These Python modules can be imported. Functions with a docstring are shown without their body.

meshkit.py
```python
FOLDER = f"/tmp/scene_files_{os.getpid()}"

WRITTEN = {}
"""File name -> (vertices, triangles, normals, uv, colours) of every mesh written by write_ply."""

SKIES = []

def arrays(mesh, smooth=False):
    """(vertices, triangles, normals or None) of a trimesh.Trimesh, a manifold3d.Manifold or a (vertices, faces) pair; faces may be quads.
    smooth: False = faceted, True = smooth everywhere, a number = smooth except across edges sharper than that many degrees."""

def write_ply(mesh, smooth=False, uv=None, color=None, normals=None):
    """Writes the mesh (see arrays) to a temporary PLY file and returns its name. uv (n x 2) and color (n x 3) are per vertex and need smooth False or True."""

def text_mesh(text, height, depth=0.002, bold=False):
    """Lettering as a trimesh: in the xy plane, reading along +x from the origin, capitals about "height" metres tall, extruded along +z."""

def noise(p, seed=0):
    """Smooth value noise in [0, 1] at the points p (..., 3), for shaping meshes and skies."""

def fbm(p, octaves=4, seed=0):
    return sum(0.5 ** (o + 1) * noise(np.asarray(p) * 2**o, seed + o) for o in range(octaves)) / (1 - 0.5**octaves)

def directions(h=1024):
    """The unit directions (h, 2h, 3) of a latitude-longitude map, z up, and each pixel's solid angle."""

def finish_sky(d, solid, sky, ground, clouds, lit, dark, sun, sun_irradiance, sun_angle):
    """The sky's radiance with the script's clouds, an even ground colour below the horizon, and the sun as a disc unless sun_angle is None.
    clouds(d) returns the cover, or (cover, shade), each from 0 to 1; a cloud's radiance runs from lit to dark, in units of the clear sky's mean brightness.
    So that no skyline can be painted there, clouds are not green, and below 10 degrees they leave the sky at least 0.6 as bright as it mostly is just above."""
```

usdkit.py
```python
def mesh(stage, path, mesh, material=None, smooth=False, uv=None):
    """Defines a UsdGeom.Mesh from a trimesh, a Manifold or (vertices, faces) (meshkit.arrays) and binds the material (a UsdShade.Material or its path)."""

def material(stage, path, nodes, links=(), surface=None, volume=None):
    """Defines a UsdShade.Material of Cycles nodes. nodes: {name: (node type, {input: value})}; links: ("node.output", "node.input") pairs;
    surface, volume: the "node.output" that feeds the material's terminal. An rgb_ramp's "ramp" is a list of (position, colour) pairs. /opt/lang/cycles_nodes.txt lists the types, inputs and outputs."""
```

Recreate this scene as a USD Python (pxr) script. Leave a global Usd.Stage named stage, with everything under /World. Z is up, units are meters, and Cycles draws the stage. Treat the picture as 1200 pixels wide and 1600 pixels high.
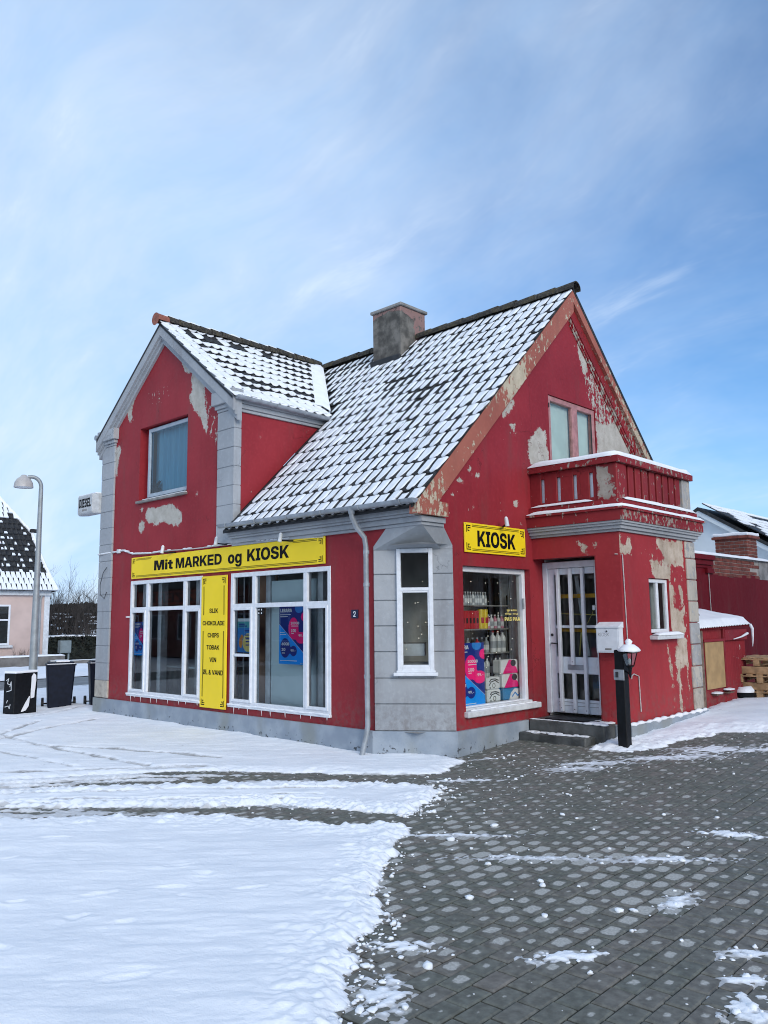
import math, random, glob
import numpy as np
import shapely, trimesh
from shapely import affinity
from shapely.geometry import Polygon, Point, LineString, box as sbox, MultiPolygon
from shapely.ops import unary_union
from scipy.spatial import ConvexHull
from pxr import Usd, UsdGeom, UsdLux, UsdShade, Gf, Sdf, Vt
import usdkit, meshkit

stage = Usd.Stage.CreateInMemory()
UsdGeom.SetStageUpAxis(stage, 'Z'); UsdGeom.SetStageMetersPerUnit(stage, 1.0)
UsdGeom.Xform.Define(stage, '/World'); UsdGeom.Scope.Define(stage, '/World/Looks')
stage.SetDefaultPrim(stage.GetPrimAtPath('/World'))

# ------------------------------------------------------------------ camera, sky, sun, exposure
EXPOSURE = 0.16
CAM_POS = (7.04619, -8.10997, 1.85); YAW, PITCH, ROLL = 2.33189, 0.13073, -0.01083
FOCAL_PX = 1272.17 / 1200.0
SUN_AZ_XY = (0.93, -0.36); SUN_EL = math.radians(24)
SUN_INT, SUN_ANGLE, SKY_STRENGTH = 0.46, 30.0, 0.098

cam = UsdGeom.Camera.Define(stage, '/World/camera')
fw = np.array([math.cos(PITCH)*math.cos(YAW), math.cos(PITCH)*math.sin(YAW), math.sin(PITCH)])
rt = np.array([math.sin(YAW), -math.cos(YAW), 0.0]); up = np.cross(rt, fw)
rt, up = math.cos(ROLL)*rt+math.sin(ROLL)*up, -math.sin(ROLL)*rt+math.cos(ROLL)*up
M = Gf.Matrix4d(*[float(x) for x in (*rt, 0, *up, 0, *(-fw), 0, *CAM_POS, 1)])
cam.AddTransformOp().Set(M)
cam.CreateHorizontalApertureAttr(36.0); cam.CreateVerticalApertureAttr(48.0)
cam.CreateFocalLengthAttr(36.0*FOCAL_PX); cam.CreateClippingRangeAttr(Gf.Vec2f(0.05, 2000))
cam.CreateExposureAttr(EXPOSURE)


class Ref:
    def __init__(s, n): s.n = n
    def __getitem__(s, k): return (s.n, k)


class G:
    """small material graph writer"""
    def __init__(s, name): s.name, s.nodes, s.links = name, {}, []
    def n(s, kind, **kw):
        nm = f'n{len(s.nodes)}'; vals = {}
        for k, v in kw.items():
            if isinstance(v, tuple) and len(v) == 2 and isinstance(v[0], str): s.links.append((f'{v[0]}.{v[1]}', f'{nm}.{k}'))
            else: vals[k] = v
        s.nodes[nm] = (kind, vals); return Ref(nm)
    def pos(s): return s.n('geometry')['position']
    def noise(s, vec, scale, detail=4, rough=.55, **k): return s.n('noise_texture', vector=vec, scale=scale, detail=detail, roughness=rough, **k)['fac']
    def math(s, t, a, b=0.0, c=0.0): return s.n('math', math_type=t, value1=a, value2=b, value3=c)['value']
    def mix(s, f, a, b, t='mix'): return s.n('mix_color', blend_type=t, fac=f, a=a, b=b)['result']
    def step(s, v, lo, hi): return s.n('map_range', range_type='smoothstep', value=v, from_min=lo, from_max=hi, to_min=0., to_max=1., clamp=True)['result']
    def attr(s, nm): return s.n('attribute', attribute=nm)['fac']
    def stretch(s, vec, sc): return s.n('mapping', mapping_type='point', vector=vec, scale=sc)['vector']
    def bump(s, h, strength=.3, dist=.01): return s.n('bump', height=h, strength=strength, distance=dist)['normal']
    def done(s, out, vol=None): return usdkit.material(stage, '/World/Looks/'+s.name, s.nodes, s.links, surface=f'{out[0]}.{out[1]}')
    def bsdf(s, color, rough=.6, normal=None, **k):
        kw = dict(base_color=color, roughness=rough, **k)
        if normal is not None: kw['normal'] = normal
        return s.done(s.n('principled_bsdf', **kw)['BSDF'])


# sky
g = G('sky_look')
dirn = g.n('texture_coordinate')['generated']
skyc = g.n('sky_texture', sky_type='single_scattering', sun_disc=False, sun_elevation=SUN_EL, sun_rotation=math.atan2(*SUN_AZ_XY), altitude=20., air_density=1.0, aerosol_density=0.6, ozone_density=1.6)['color']
xyz = g.n('separate_xyz', vector=dirn)
zz = g.math('MAXIMUM'.lower(), xyz['z'], 0.03)
px = g.math('divide', xyz['x'], g.math('add', zz, .50)); py = g.math('divide', xyz['y'], g.math('add', zz, .50))
flat = g.n('combine_xyz', x=px, y=py, z=0.)['vector']
warp = g.n('noise_texture', vector=flat, scale=1.1, detail=3.)['color']
flat2 = g.n('vector_math', math_type='add', vector1=flat, vector2=g.n('vector_math', math_type='scale', vector1=warp, scale=.45)['vector'])['vector']
n1 = g.noise(g.n('mapping', mapping_type='point', vector=flat2, rotation=(0, 0, .6), scale=(.85, 1.0, 1.))['vector'], 2.0, 10, .56)
n2 = g.noise(g.n('mapping', mapping_type='point', vector=flat2, rotation=(0, 0, .5), scale=(.8, 2.4, 1.))['vector'], 3.4, 9, .6)
# cloud cover thins towards +x,+y (right of the picture), thick towards -x
side = g.n('vector_math', math_type='dot_product', vector1=dirn, vector2=(.62, .78, 0.))['value']
cov = g.math('add', g.math('multiply', side, -.54), .285)
veil = g.step(g.math('add', n1, cov), .22, 1.0)
wisps = g.math('multiply', g.step(n2, .55, .82), .38)
cl = g.math('minimum', g.math('add', g.math('multiply', veil, .86), wisps), .93)
low = g.step(xyz['z'], 0.32, 0.0)
cl = g.math('minimum', g.math('add', cl, g.math('multiply', low, .30)), .95)
cool = g.mix(g.step(n2, .3, .7), (5.2, 7.3, 10.2), (6.9, 8.3, 10.2))
blue = g.mix(1.0, skyc, (.66, 1.18, 1.66), 'multiply')
tint = g.mix(cl, blue, cool)
bg = g.n('background_shader', color=tint, strength=SKY_STRENGTH)['background']
sky_mat = g.done(bg)
dome = UsdLux.DomeLight.Define(stage, '/World/sky')
UsdShade.MaterialBindingAPI.Apply(dome.GetPrim()).Bind(sky_mat)
dome.GetPrim().SetCustomDataByKey('kind', 'structure')
dome.GetPrim().SetCustomDataByKey('label', 'pale blue winter sky with thin white cloud')
dome.GetPrim().SetCustomDataByKey('category', 'sky')
sun = UsdLux.DistantLight.Define(stage, '/World/sun')
sun.CreateIntensityAttr(SUN_INT); sun.CreateAngleAttr(SUN_ANGLE); sun.CreateNormalizeAttr(True); sun.CreateColorAttr(Gf.Vec3f(1.0, .90, .78))
sd = np.array([SUN_AZ_XY[0]*math.cos(SUN_EL), SUN_AZ_XY[1]*math.cos(SUN_EL), math.sin(SUN_EL)]); sd /= np.linalg.norm(sd)
a = np.cross([0, 0, 1.0], sd); a /= np.linalg.norm(a); b = np.cross(sd, a)
sun.AddTransformOp().Set(Gf.Matrix4d(*[float(x) for x in (*a, 0, *b, 0, *sd, 0, 0, 0, 30, 1)]))

rng = random.Random(7); nrng = np.random.default_rng(7)

# ------------------------------------------------------------------ prim helpers
_used = {}
def numbered(parent, name):
    k = parent+'/'+name; i = _used.get(k, 0); _used[k] = i+1
    return k if i == 0 else f'{k}_{i:03d}'
def tag(prim, label=None, cat=None, group=None, kind=None):
    prim = prim.GetPrim() if hasattr(prim, 'GetPrim') else prim
    for k, v in (('label', label), ('category', cat), ('group', group), ('kind', kind)):
        if v: prim.SetCustomDataByKey(k, v)
    return prim
def thing(name, label, cat, loc=None, rz=0., group=None):
    x = UsdGeom.Xform.Define(stage, numbered('/World', name))
    if loc is not None: x.AddTranslateOp().Set(Gf.Vec3d(*map(float, loc)))
    if rz: x.AddRotateZOp().Set(float(rz))
    return tag(x.GetPrim(), label, cat, group)
def put(name, mb, mat, parent=None, smooth=False, label=None, cat=None, group=None, kind=None, pv=None):
    m = mb.mesh() if isinstance(mb, MB) else mb
    path = numbered(str(parent.GetPath()) if parent is not None else '/World', name)
    q = usdkit.mesh(stage, path, m, mat, smooth)
    if pv:
        api = UsdGeom.PrimvarsAPI(q)
        for k, arr in pv.items():
            arr = np.asarray(arr, np.float32)
            if arr.ndim == 2: api.CreatePrimvar(k, Sdf.ValueTypeNames.TexCoord2fArray, 'vertex').Set(Vt.Vec2fArray.FromNumpy(arr))
            else: api.CreatePrimvar(k, Sdf.ValueTypeNames.FloatArray, 'vertex').Set(Vt.FloatArray.FromNumpy(arr))
    return tag(q.GetPrim(), label, cat, group, kind)
def dup(root, loc, rz=0., label=None, group=None):
    was = root.GetCustomData(); nm = root.GetName().split('_0')[0]
    r = thing(nm, label or was['label'], was['category'], loc, rz, group or was.get('group'))
    r.GetReferences().AddInternalReference(root.GetPath()); r.SetInstanceable(True)
    return r

_c = np.array([[x, y, z] for x in (-1, 1) for y in (-1, 1) for z in (-1, 1)], float)
_cv = np.concatenate([_c - _c*np.eye(3)[[k]]*0.2 for k in range(3)]) if False else np.concatenate([_c*(1-0.2*(1-np.eye(3)[k])) for k in range(3)])
def _hullf(v):
    h = ConvexHull(v); f = h.simplices.copy(); c = v.mean(0)
    for i, t in enumerate(f):
        if np.dot(h.equations[i, :3], np.cross(v[t[1]]-v[t[0]], v[t[2]]-v[t[0]])) < 0: f[i] = t[::-1]
    return f
_cf = _hullf(_cv)
_bf = _hullf(_c)
class Fr:
    """frame: (u, v, w) -> o + u*U + v*Z + w*N"""
    def __init__(s, o, U, N=None):
        s.o = np.array(o, float); s.U = np.array(U, float); s.Z = np.array([0, 0, 1.]); s.N = np.cross(s.U, s.Z) if N is None else np.array(N, float)
    def __call__(s, p): p = np.atleast_2d(np.asarray(p, float)); return s.o+p[:, :1]*s.U+p[:, 1:2]*s.Z+p[:, 2:3]*s.N
WORLD = None
def rot(axis, deg):
    a = math.radians(deg); c, s = math.cos(a), math.sin(a)
    return np.array({'x': [[1, 0, 0], [0, c, -s], [0, s, c]], 'y': [[c, 0, s], [0, 1, 0], [-s, 0, c]], 'z': [[c, -s, 0], [s, c, 0], [0, 0, 1]]}[axis])
class MB:
    def __init__(s): s.v, s.f, s.k = [], [], 0
    def add(s, v, f):
        v = np.asarray(v, float); f = np.asarray(f, int)
        if f.ndim == 2 and f.shape[1] == 4: f = np.vstack([f[:, [0, 1, 2]], f[:, [0, 2, 3]]])
        s.v.append(v); s.f.append(f+s.k); s.k += len(v); return s
    def box(s, x0, x1, y0, y1, z0, z1, b=0., F=None, R=None, loc=None):
        lo, hi = np.minimum([x0, y0, z0], [x1, y1, z1]), np.maximum([x0, y0, z0], [x1, y1, z1])
        h = (hi-lo)/2; c = (hi+lo)/2
        b = min(b, .45*h.min())
        if b > 0: v = np.concatenate([_c*(h-b*(1-np.eye(3)[k])) for k in range(3)]); f = _cf
        else: v = _c*h; f = _bf
        if R is not None: v = v@np.asarray(R).T
        v = v+c
        if loc is not None: v = v+np.asarray(loc)
        return s.add(F(v) if F is not None else v, f)
    def tube(s, pts, r, seg=8, cap=True):
        p = np.asarray(pts, float); n = len(p); r = np.broadcast_to(r, n)
        d = np.gradient(p, axis=0) if n > 2 else np.repeat([p[1]-p[0]], 2, 0)
        d /= np.maximum(np.linalg.norm(d, axis=1, keepdims=True), 1e-9)
        ref = np.array([0, 0, 1.]) if abs(d[0][2]) < .9 else np.array([1., 0, 0])
        u = np.cross(d, ref); u /= np.linalg.norm(u, axis=1, keepdims=True); w = np.cross(d, u)
        an = np.arange(seg)/seg*2*math.pi
        v = (p[:, None]+r[:, None, None]*(np.cos(an)[None, :, None]*u[:, None]+np.sin(an)[None, :, None]*w[:, None])).reshape(-1, 3)
        f = []
        for i in range(n-1):
            for j in range(seg):
                a, b2 = i*seg+j, i*seg+(j+1) % seg
                f += [[a, a+seg, b2+seg], [a, b2+seg, b2]]
        if cap:
            v = np.vstack([v, p[:1], p[-1:]]); e = n*seg
            for j in range(seg):
                f += [[e, j, (j+1) % seg], [e+1, (n-1)*seg+(j+1) % seg, (n-1)*seg+j]]
        f = np.array(f)[:, ::-1]
        return s.add(v, f)
    def lathe(s, prof, loc=(0, 0, 0), seg=16):
        prof = np.asarray(prof, float); an = np.arange(seg)/seg*2*math.pi; n = len(prof)
        v = np.stack([prof[:, None, 0]*np.cos(an), prof[:, None, 0]*np.sin(an), np.repeat(prof[:, 1:2], seg, 1)], -1).reshape(-1, 3)+np.asarray(loc)
        f = []
        for i in range(n-1):
            for j in range(seg):
                a, b2 = i*seg+j, i*seg+(j+1) % seg
                f += [[a, b2, b2+seg], [a, b2+seg, a+seg]]
        return s.add(v, f)
    def prism(s, poly, w0, w1, F=None):
        """2D shapely polygon (u,v) extruded along w"""
        for q in getattr(poly, 'geoms', [poly]):
            if q.is_empty or q.area < 1e-9: continue
            m = trimesh.creation.extrude_polygon(q, w1-w0, engine='earcut'); v = np.array(m.vertices); v[:, 2] += w0
            s.add(F(v) if F is not None else v, np.array(m.faces))
        return s
    def quad(s, a, b, c, d): return s.add([a, b, c, d], [[0, 1, 2], [0, 2, 3]])
    def poly(s, pts): n = len(pts); return s.add(pts, [[0, i, i+1] for i in range(1, n-1)])
    def mesh(s): return (np.concatenate(s.v), np.concatenate(s.f))
    def warp(s, fn): s.v = [fn(v) for v in s.v]; return s

_font = {}
def text_shape(text, height, weight=750, track=0.):
    from PIL import Image, ImageDraw, ImageFont
    if weight not in _font:
        f = ImageFont.truetype(glob.glob('/opt/blender-*/*/datafiles/fonts/Inter.woff2')[0], 120)
        try: f.set_variation_by_axes([32, weight])
        except Exception: pass
        _font[weight] = f
    font = _font[weight]; cap = -font.getbbox('H', anchor='ls')[1]
    x0, y0, x1, y1 = font.getbbox(text, anchor='ls')
    im = Image.new('L', (x1-x0+8, y1-y0+8)); ImageDraw.Draw(im).text((4-x0, 4-y0), text, 255, font, anchor='ls')
    on = np.pad(np.asarray(im) > 127, ((0, 0), (1, 1))).astype(np.int8)
    rows, st = np.nonzero(np.diff(on, axis=1) == 1); en = np.nonzero(np.diff(on, axis=1) == -1)[1]
    sh = unary_union(shapely.box(st, -rows-1, en, -rows)).buffer(.6).buffer(-.6).simplify(.8)
    sc = height/cap
    return affinity.affine_transform(sh, [sc, 0, 0, sc, 0, (4-y0)*sc])
def fit_text(text, x0, x1, y0, y1, weight=750):
    """lettering stretched to the given box"""
    t = text_shape(text, .1, weight); bx = t.bounds
    sx, sy = (x1-x0)/(bx[2]-bx[0]), (y1-y0)/(bx[3]-bx[1])
    return affinity.affine_transform(t, [sx, 0, 0, sy, x0-bx[0]*sx, y0-bx[1]*sy])

# ------------------------------------------------------------------ materials
def plain(name, col, rough=.6, var=.12, scale=6., bump=0., bscale=60., metallic=0., spec=.5):
    g = G(name); p = g.pos(); n = g.noise(p, scale, 5)
    c = g.mix(g.step(n, .3, .7), tuple(x*(1-var) for x in col), tuple(min(1, x*(1+var)) for x in col))
    nr = g.bump(g.noise(p, bscale, 4), bump, .01) if bump else None
    return g.bsdf(c, rough, nr, metallic=metallic, specular_ior_level=spec)

def wall_paint(name, red_a, red_b, plaster_a, plaster_b, general=.0, streak=True):
    """paint over render; 'peel' = signed distance into bare patches, 'flake' = how flaky the paint is"""
    g = G(name); p = g.pos()
    peel, flake = g.attr('peel'), g.attr('flake')
    na = g.noise(p, 7., 8, .62); nb = g.noise(p, 40., 4, .6)
    d = g.math('add', peel, g.math('add', g.math('multiply_add', na, .24, -.12), g.math('multiply_add', nb, .08, -.04)))
    m1 = g.step(d, -.004, .004)
    isl = g.step(g.noise(p, 15., 6, .7), .60, .625)
    m1 = g.math('multiply', m1, g.math('subtract', 1., g.math('multiply', isl, g.math('subtract', 1., g.step(d, .05, .11)))))
    nf = g.noise(g.stretch(p, (1., 1., .62)), 13., 7, .66)
    th = g.math('subtract', .775-general, g.math('multiply', flake, .29))
    m2 = g.step(g.math('subtract', nf, th), 0., .008)
    mask = g.math('maximum', m1, m2)
    big = g.noise(p, .8, 4); fine = g.noise(p, 18., 6, .6)
    red = g.mix(g.step(big, .3, .7), red_a, red_b)
    red = g.mix(g.math('multiply', g.step(fine, .45, .8), .28), red, tuple(x*1.35+.012 for x in red_b))
    if streak:
        st = g.noise(g.stretch(p, (3.2, 3.2, .55)), 1.3, 6, .65)
        red = g.mix(g.math('multiply', g.step(st, .48, .8), .26), red, tuple(x*.55 for x in red_a))
    pl = g.mix(g.step(g.noise(p, 5., 6, .6), .3, .7), plaster_a, plaster_b)
    pl = g.mix(g.math('multiply', g.step(g.noise(p, 26., 5, .7), .52, .75), .5), pl, tuple(x*.55 for x in plaster_a))
    # thin primer rim round each bare patch
    rim = g.math('subtract', g.step(d, -.018, -.004), m1)
    red = g.mix(g.math('multiply', g.math('maximum', rim, 0.), .45), red, (.42, .16, .15))
    col = g.mix(mask, red, pl)
    # hairline cracks, rain dirt under the flaking, trowel marks
    vo = g.n('voronoi_texture', feature='distance_to_edge', vector=g.n('vector_math', math_type='add', vector1=p, vector2=g.n('vector_math', math_type='scale', vector1=g.n('noise_texture', vector=p, scale=4., detail=4.)['color'], scale=.5)['vector'])['vector'], scale=.75)['distance']
    crack = g.math('multiply', g.math('subtract', 1., g.step(vo, .0, .006)), g.step(g.noise(p, 1.3, 3), .52, .62))
    col = g.mix(g.math('multiply', crack, .55), col, tuple(x*.35 for x in red_a))
    dirt = g.noise(g.stretch(p, (2.2, 2.2, .45)), 1.4, 6, .62)
    col = g.mix(g.math('multiply', g.step(dirt, .5, .78), .30), col, (.10, .07, .06))
    zc = g.n('separate_xyz', vector=p)['z']
    spl = g.math('multiply', g.step(zc, 1.0, .34), g.step(g.noise(p, 11., 6, .65), .40, .66))
    col = g.mix(g.math('multiply', spl, .42), col, (.13, .10, .09))
    h = g.math('add', g.math('multiply', mask, -1.6), g.math('add', g.math('multiply', g.noise(p, 55., 5, .6), .5), g.math('add', g.math('multiply', g.noise(p, 7., 4, .5), 1.1), g.math('multiply', crack, -.8))))
    return g.bsdf(col, g.n('mix_float', fac=mask, a=.6, b=.9)['result'], g.bump(h, .6, .007), specular_ior_level=(.08 if 'annex' in name else .28))

RED_A, RED_B = (.245, .0165, .0245), (.31, .025, .034)
m_wall = wall_paint('red_wall_paint', RED_A, RED_B, (.40, .37, .32), (.52, .49, .44))
m_porch = wall_paint('porch_wall_paint', (.31, .022, .028), (.37, .032, .038), (.42, .33, .25), (.58, .49, .40))
m_trim_red = wall_paint('red_trim_paint', (.20, .013, .017), (.27, .021, .026), (.30, .26, .22), (.40, .36, .31), general=.06)
m_salmon = wall_paint('salmon_fascia_paint', (.32, .095, .068), (.39, .13, .09), (.44, .37, .27), (.56, .48, .36), general=.1, streak=False)
m_grey = wall_paint('grey_quoin_paint', (.295, .312, .335), (.38, .395, .415), (.42, .36, .28), (.5, .46, .38), general=.02, streak=False)
m_stone = wall_paint('bare_stone', (.42, .38, .32), (.52, .48, .42), (.33, .33, .33), (.42, .42, .42), general=.12, streak=False)

def plinth_mat():
    g = G('plinth_paint'); p = g.pos()
    z = g.n('separate_xyz', vector=p)['z']
    n = g.noise(p, 3., 6); n2 = g.noise(p, 14., 7, .65)
    c = g.mix(g.step(n, .35, .7), (.235, .28, .34), (.33, .375, .43))
    gr = g.noise(g.stretch(p, (1., 1., .4)), 1.1, 4)
    c = g.mix(g.math('multiply', g.step(gr, .5, .66), .75), c, (.235, .25, .235))
    k = g.step(g.math('subtract', n2, g.math('multiply', z, .62)), .525, .565)
    c = g.mix(g.math('multiply', k, .9), c, (.03, .032, .035))
    return g.bsdf(c, .75, g.bump(g.noise(p, 40., 5), .4, .01))
m_plinth = plinth_mat()
m_white = plain('white_window_paint', (.72, .74, .78), .45, .06, 12., .08)
m_offwhite = plain('weathered_white_paint', (.62, .64, .66), .5, .12, 9., .15)
m_zinc = plain('zinc_gutter', (.30, .325, .355), .45, .18, 7., .05, metallic=.25)
m_pink_frame = plain('faded_pink_frame_paint', (.42, .2, .2), .6, .2, 10., .2)
m_black = plain('black_paint', (.006, .007, .009), .5, .3, 20., .1, spec=.22)
m_dark = plain('dark_board', (.022, .024, .028), .7, .3, 8.)
m_in = plain('shop_interior_wall', (.45, .45, .44), .8, .15, 3.)
m_infloor = plain('shop_interior_floor', (.30, .28, .26), .5, .15, 3.)
m_concrete = plain('wet_concrete_step', (.075, .078, .076), .45, .45, 4., .5, 30.)
m_yellow = plain('yellow_sign_face', (.93, .67, .012), .45, .04, 2.)
m_signblack = plain('sign_lettering_black', (.006, .006, .007), .6, .1, 8., spec=.15)
m_navy = plain('poster_navy', (.018, .045, .27), .35, .08, 3.)
m_cyan = plain('poster_blue', (.012, .36, .88), .35, .08, 3.)
m_midblue = plain('poster_midblue', (.04, .25, .62), .35, .08, 3.)
m_magenta = plain('poster_pink', (.92, .025, .24), .35, .08, 3.)
m_paper = plain('white_paper', (.78, .79, .8), .6, .03, 4.)
m_teal = plain('teal_print', (.1, .42, .42), .5, .1, 4.)
m_orange = plain('orange_print', (.75, .27, .05), .5, .1, 4.)
m_pyellow = plain('pale_yellow_print', (.78, .65, .2), .5, .1, 4.)
m_brownboard = plain('brown_board', (.27, .15, .09), .6, .15, 4.)
m_tealboard = plain('pale_teal_board', (.62, .74, .76), .5, .05, 2.)
m_brick = plain('red_brick', (.17, .045, .03), .85, .35, 9., .5, 60.)
m_mortar = plain('mortar', (.34, .31, .28), .9, .2, 9., .4)
m_render = plain('grey_render', (.23, .22, .21), .9, .3, 5., .6, 25.)
m_chim = wall_paint('chimney_render', (.24, .14, .125), (.29, .175, .155), (.07, .066, .06), (.2, .185, .165), general=.1)
m_wood = plain('pallet_wood', (.40, .25, .13), .75, .3, 7., .3, 40.)
m_ply = plain('plywood', (.40, .26, .12), .65, .14, 5., .1)
m_oldwood = plain('weathered_timber', (.17, .12, .09), .85, .4, 8., .5)
m_corr = wall_paint('corrugated_red_paint', (.20, .012, .02), (.27, .018, .026), (.4, .3, .28), (.5, .42, .4), general=.02)
m_darkred = wall_paint('annex_dark_red_paint', (.125, .006, .011), (.15, .008, .014), (.45, .3, .28), (.5, .4, .38), general=-.03)
m_galv = plain('galvanised_post', (.30, .33, .35), .5, .14, 5., .1, metallic=.3)
m_lampshade = plain('pale_lamp_shade', (.44, .42, .41), .5, .1, 9.)
m_bin = plain('dark_bin_plastic', (.006, .009, .02), .5, .25, 12., .1, spec=.2)
m_pinkwall = plain('pink_rendered_wall', (.56, .43, .385), .85, .08, 1.2, .2)
m_palewall = plain('pale_blue_gable_wall', (.60, .65, .68), .8, .06, 1.5)
m_twig = plain('bare_twigs', (.05, .042, .038), .9, .3, 3.)
m_hedge = plain('dark_evergreen', (.016, .02, .015), .9, .5, 3.)
m_garden = plain('garden_wall_block', (.16, .15, .14), .9, .3, 2., .4)
m_terra = plain('terracotta_ridge', (.27, .085, .055), .7, .2, 12., .2)
m_cable = plain('pale_cable', (.5, .48, .47), .6, .2, 30.)
m_greenbox = plain('grey_cabinet_paint', (.2, .24, .25), .5, .1, 5.)

def tile_mat():
    g = G('black_roof_tile'); p = g.pos(); n = g.noise(p, 9., 6, .65)
    c = g.mix(g.step(n, .4, .75), (.010, .010, .012), (.045, .043, .040))
    return g.bsdf(c, .62, g.bump(g.noise(p, 90., 4), .25, .005))
m_tile = tile_mat()
def ridge_mat():
    g = G('mossy_ridge_tile'); p = g.pos(); n = g.noise(p, 22., 6, .7); n2 = g.noise(p, 7., 4)
    c = g.mix(g.step(n, .42, .7), (.022, .020, .018), (.10, .085, .062))
    c = g.mix(g.math('multiply', g.step(n2, .5, .65), .6), c, (.085, .07, .035))
    return g.bsdf(c, .9, g.bump(n, .6, .012))
m_ridge = ridge_mat()
def snow_mat(name, rough_bump=.35):
    g = G(name); p = g.pos()
    n = g.noise(p, 30., 6, .6); n2 = g.noise(p, 4., 4)
    c = g.mix(g.step(n2, .3, .7), (.80, .82, .86), (.87, .885, .915))
    return g.bsdf(c, .75, g.bump(n, rough_bump, .015), subsurface_weight=0., specular_ior_level=.3)
m_snow = snow_mat('fresh_snow')
def roof_snow_mat():
    g = G('thin_roof_snow'); p = g.pos()
    n = g.noise(p, 34., 6, .65); z = g.noise(p, 1.1, 4); n3 = g.noise(p, 6., 4)
    c = g.mix(g.step(n3, .3, .7), (.76, .78, .82), (.86, .875, .90))
    th = g.math('subtract', .80, g.math('multiply', g.step(z, .46, .66), .27))
    c = g.mix(g.math('multiply', g.step(n, th, g.math('add', th, .10)), .62), c, (.16, .16, .165))
    return g.bsdf(c, .8, g.bump(n, .6, .015), specular_ior_level=.25)
m_roofsnow = roof_snow_mat()
def slush_mat():
    g = G('trodden_snow'); p = g.pos()
    th = g.attr('thin')
    n = g.noise(p, 24., 7, .62); n2 = g.noise(p, 2.2, 5, .6); n3 = g.noise(p, 120., 3)
    c = g.mix(g.step(n2, .3, .7), (.80, .825, .87), (.87, .885, .92))
    t = g.step(g.math('add', th, g.math('multiply_add', n, .9, -.45)), .28, .92)
    dirty = g.mix(g.step(n, .35, .65), (.17, .165, .16), (.46, .455, .455))
    c = g.mix(g.math('multiply', t, .93), c, dirty)
    c = g.mix(g.math('multiply', g.step(g.noise(p, 85., 2), .77, .8), .5), c, (.2, .18, .16))
    h = g.math('add', g.math('multiply', n, .8), g.math('multiply', n3, .3))
    return g.bsdf(c, .7, g.bump(h, .55, .02), specular_ior_level=.3)
m_slush = slush_mat()
def paver_mat():
    g = G('concrete_paver'); p = g.pos()
    tint, amp = g.attr('tint'), g.attr('amp')
    uv = g.n('uvmap', attribute='st')['UV']
    s = g.n('separate_xyz', vector=uv)
    n = g.noise(p, 16., 6, .6); n2 = g.noise(p, 60., 4, .6)
    dx = g.math('power', g.math('absolute', s['x']), 3.4); dy = g.math('power', g.math('absolute', s['y']), 3.4)
    d = g.math('add', dx, dy)
    d = g.math('power', d, .294)
    d = g.math('add', d, g.math('multiply_add', n, .9, -.45))
    spot = g.step(g.math('subtract', amp, d), -.07, .11)
    base = g.mix(tint, (.124, .129, .112), (.158, .147, .131))
    base = g.mix(g.step(n, .3, .72), g.mix(1., base, (.72, .72, .72), 'multiply'), g.mix(1., base, (1.3, 1.3, 1.3), 'multiply'))
    sp = g.mix(g.step(n2, .3, .7), (.36, .355, .33), (.54, .53, .50))
    c = g.mix(g.math('multiply', spot, .80), base, sp)
    c = g.mix(g.math('multiply', g.step(n2, .66, .74), .35), c, (.3, .3, .3))
    return g.bsdf(c, g.n('mix_float', fac=spot, a=.58, b=.8)['result'], g.bump(g.noise(p, 140., 4), .35, .004), specular_ior_level=.22)
m_paver = paver_mat()
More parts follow.
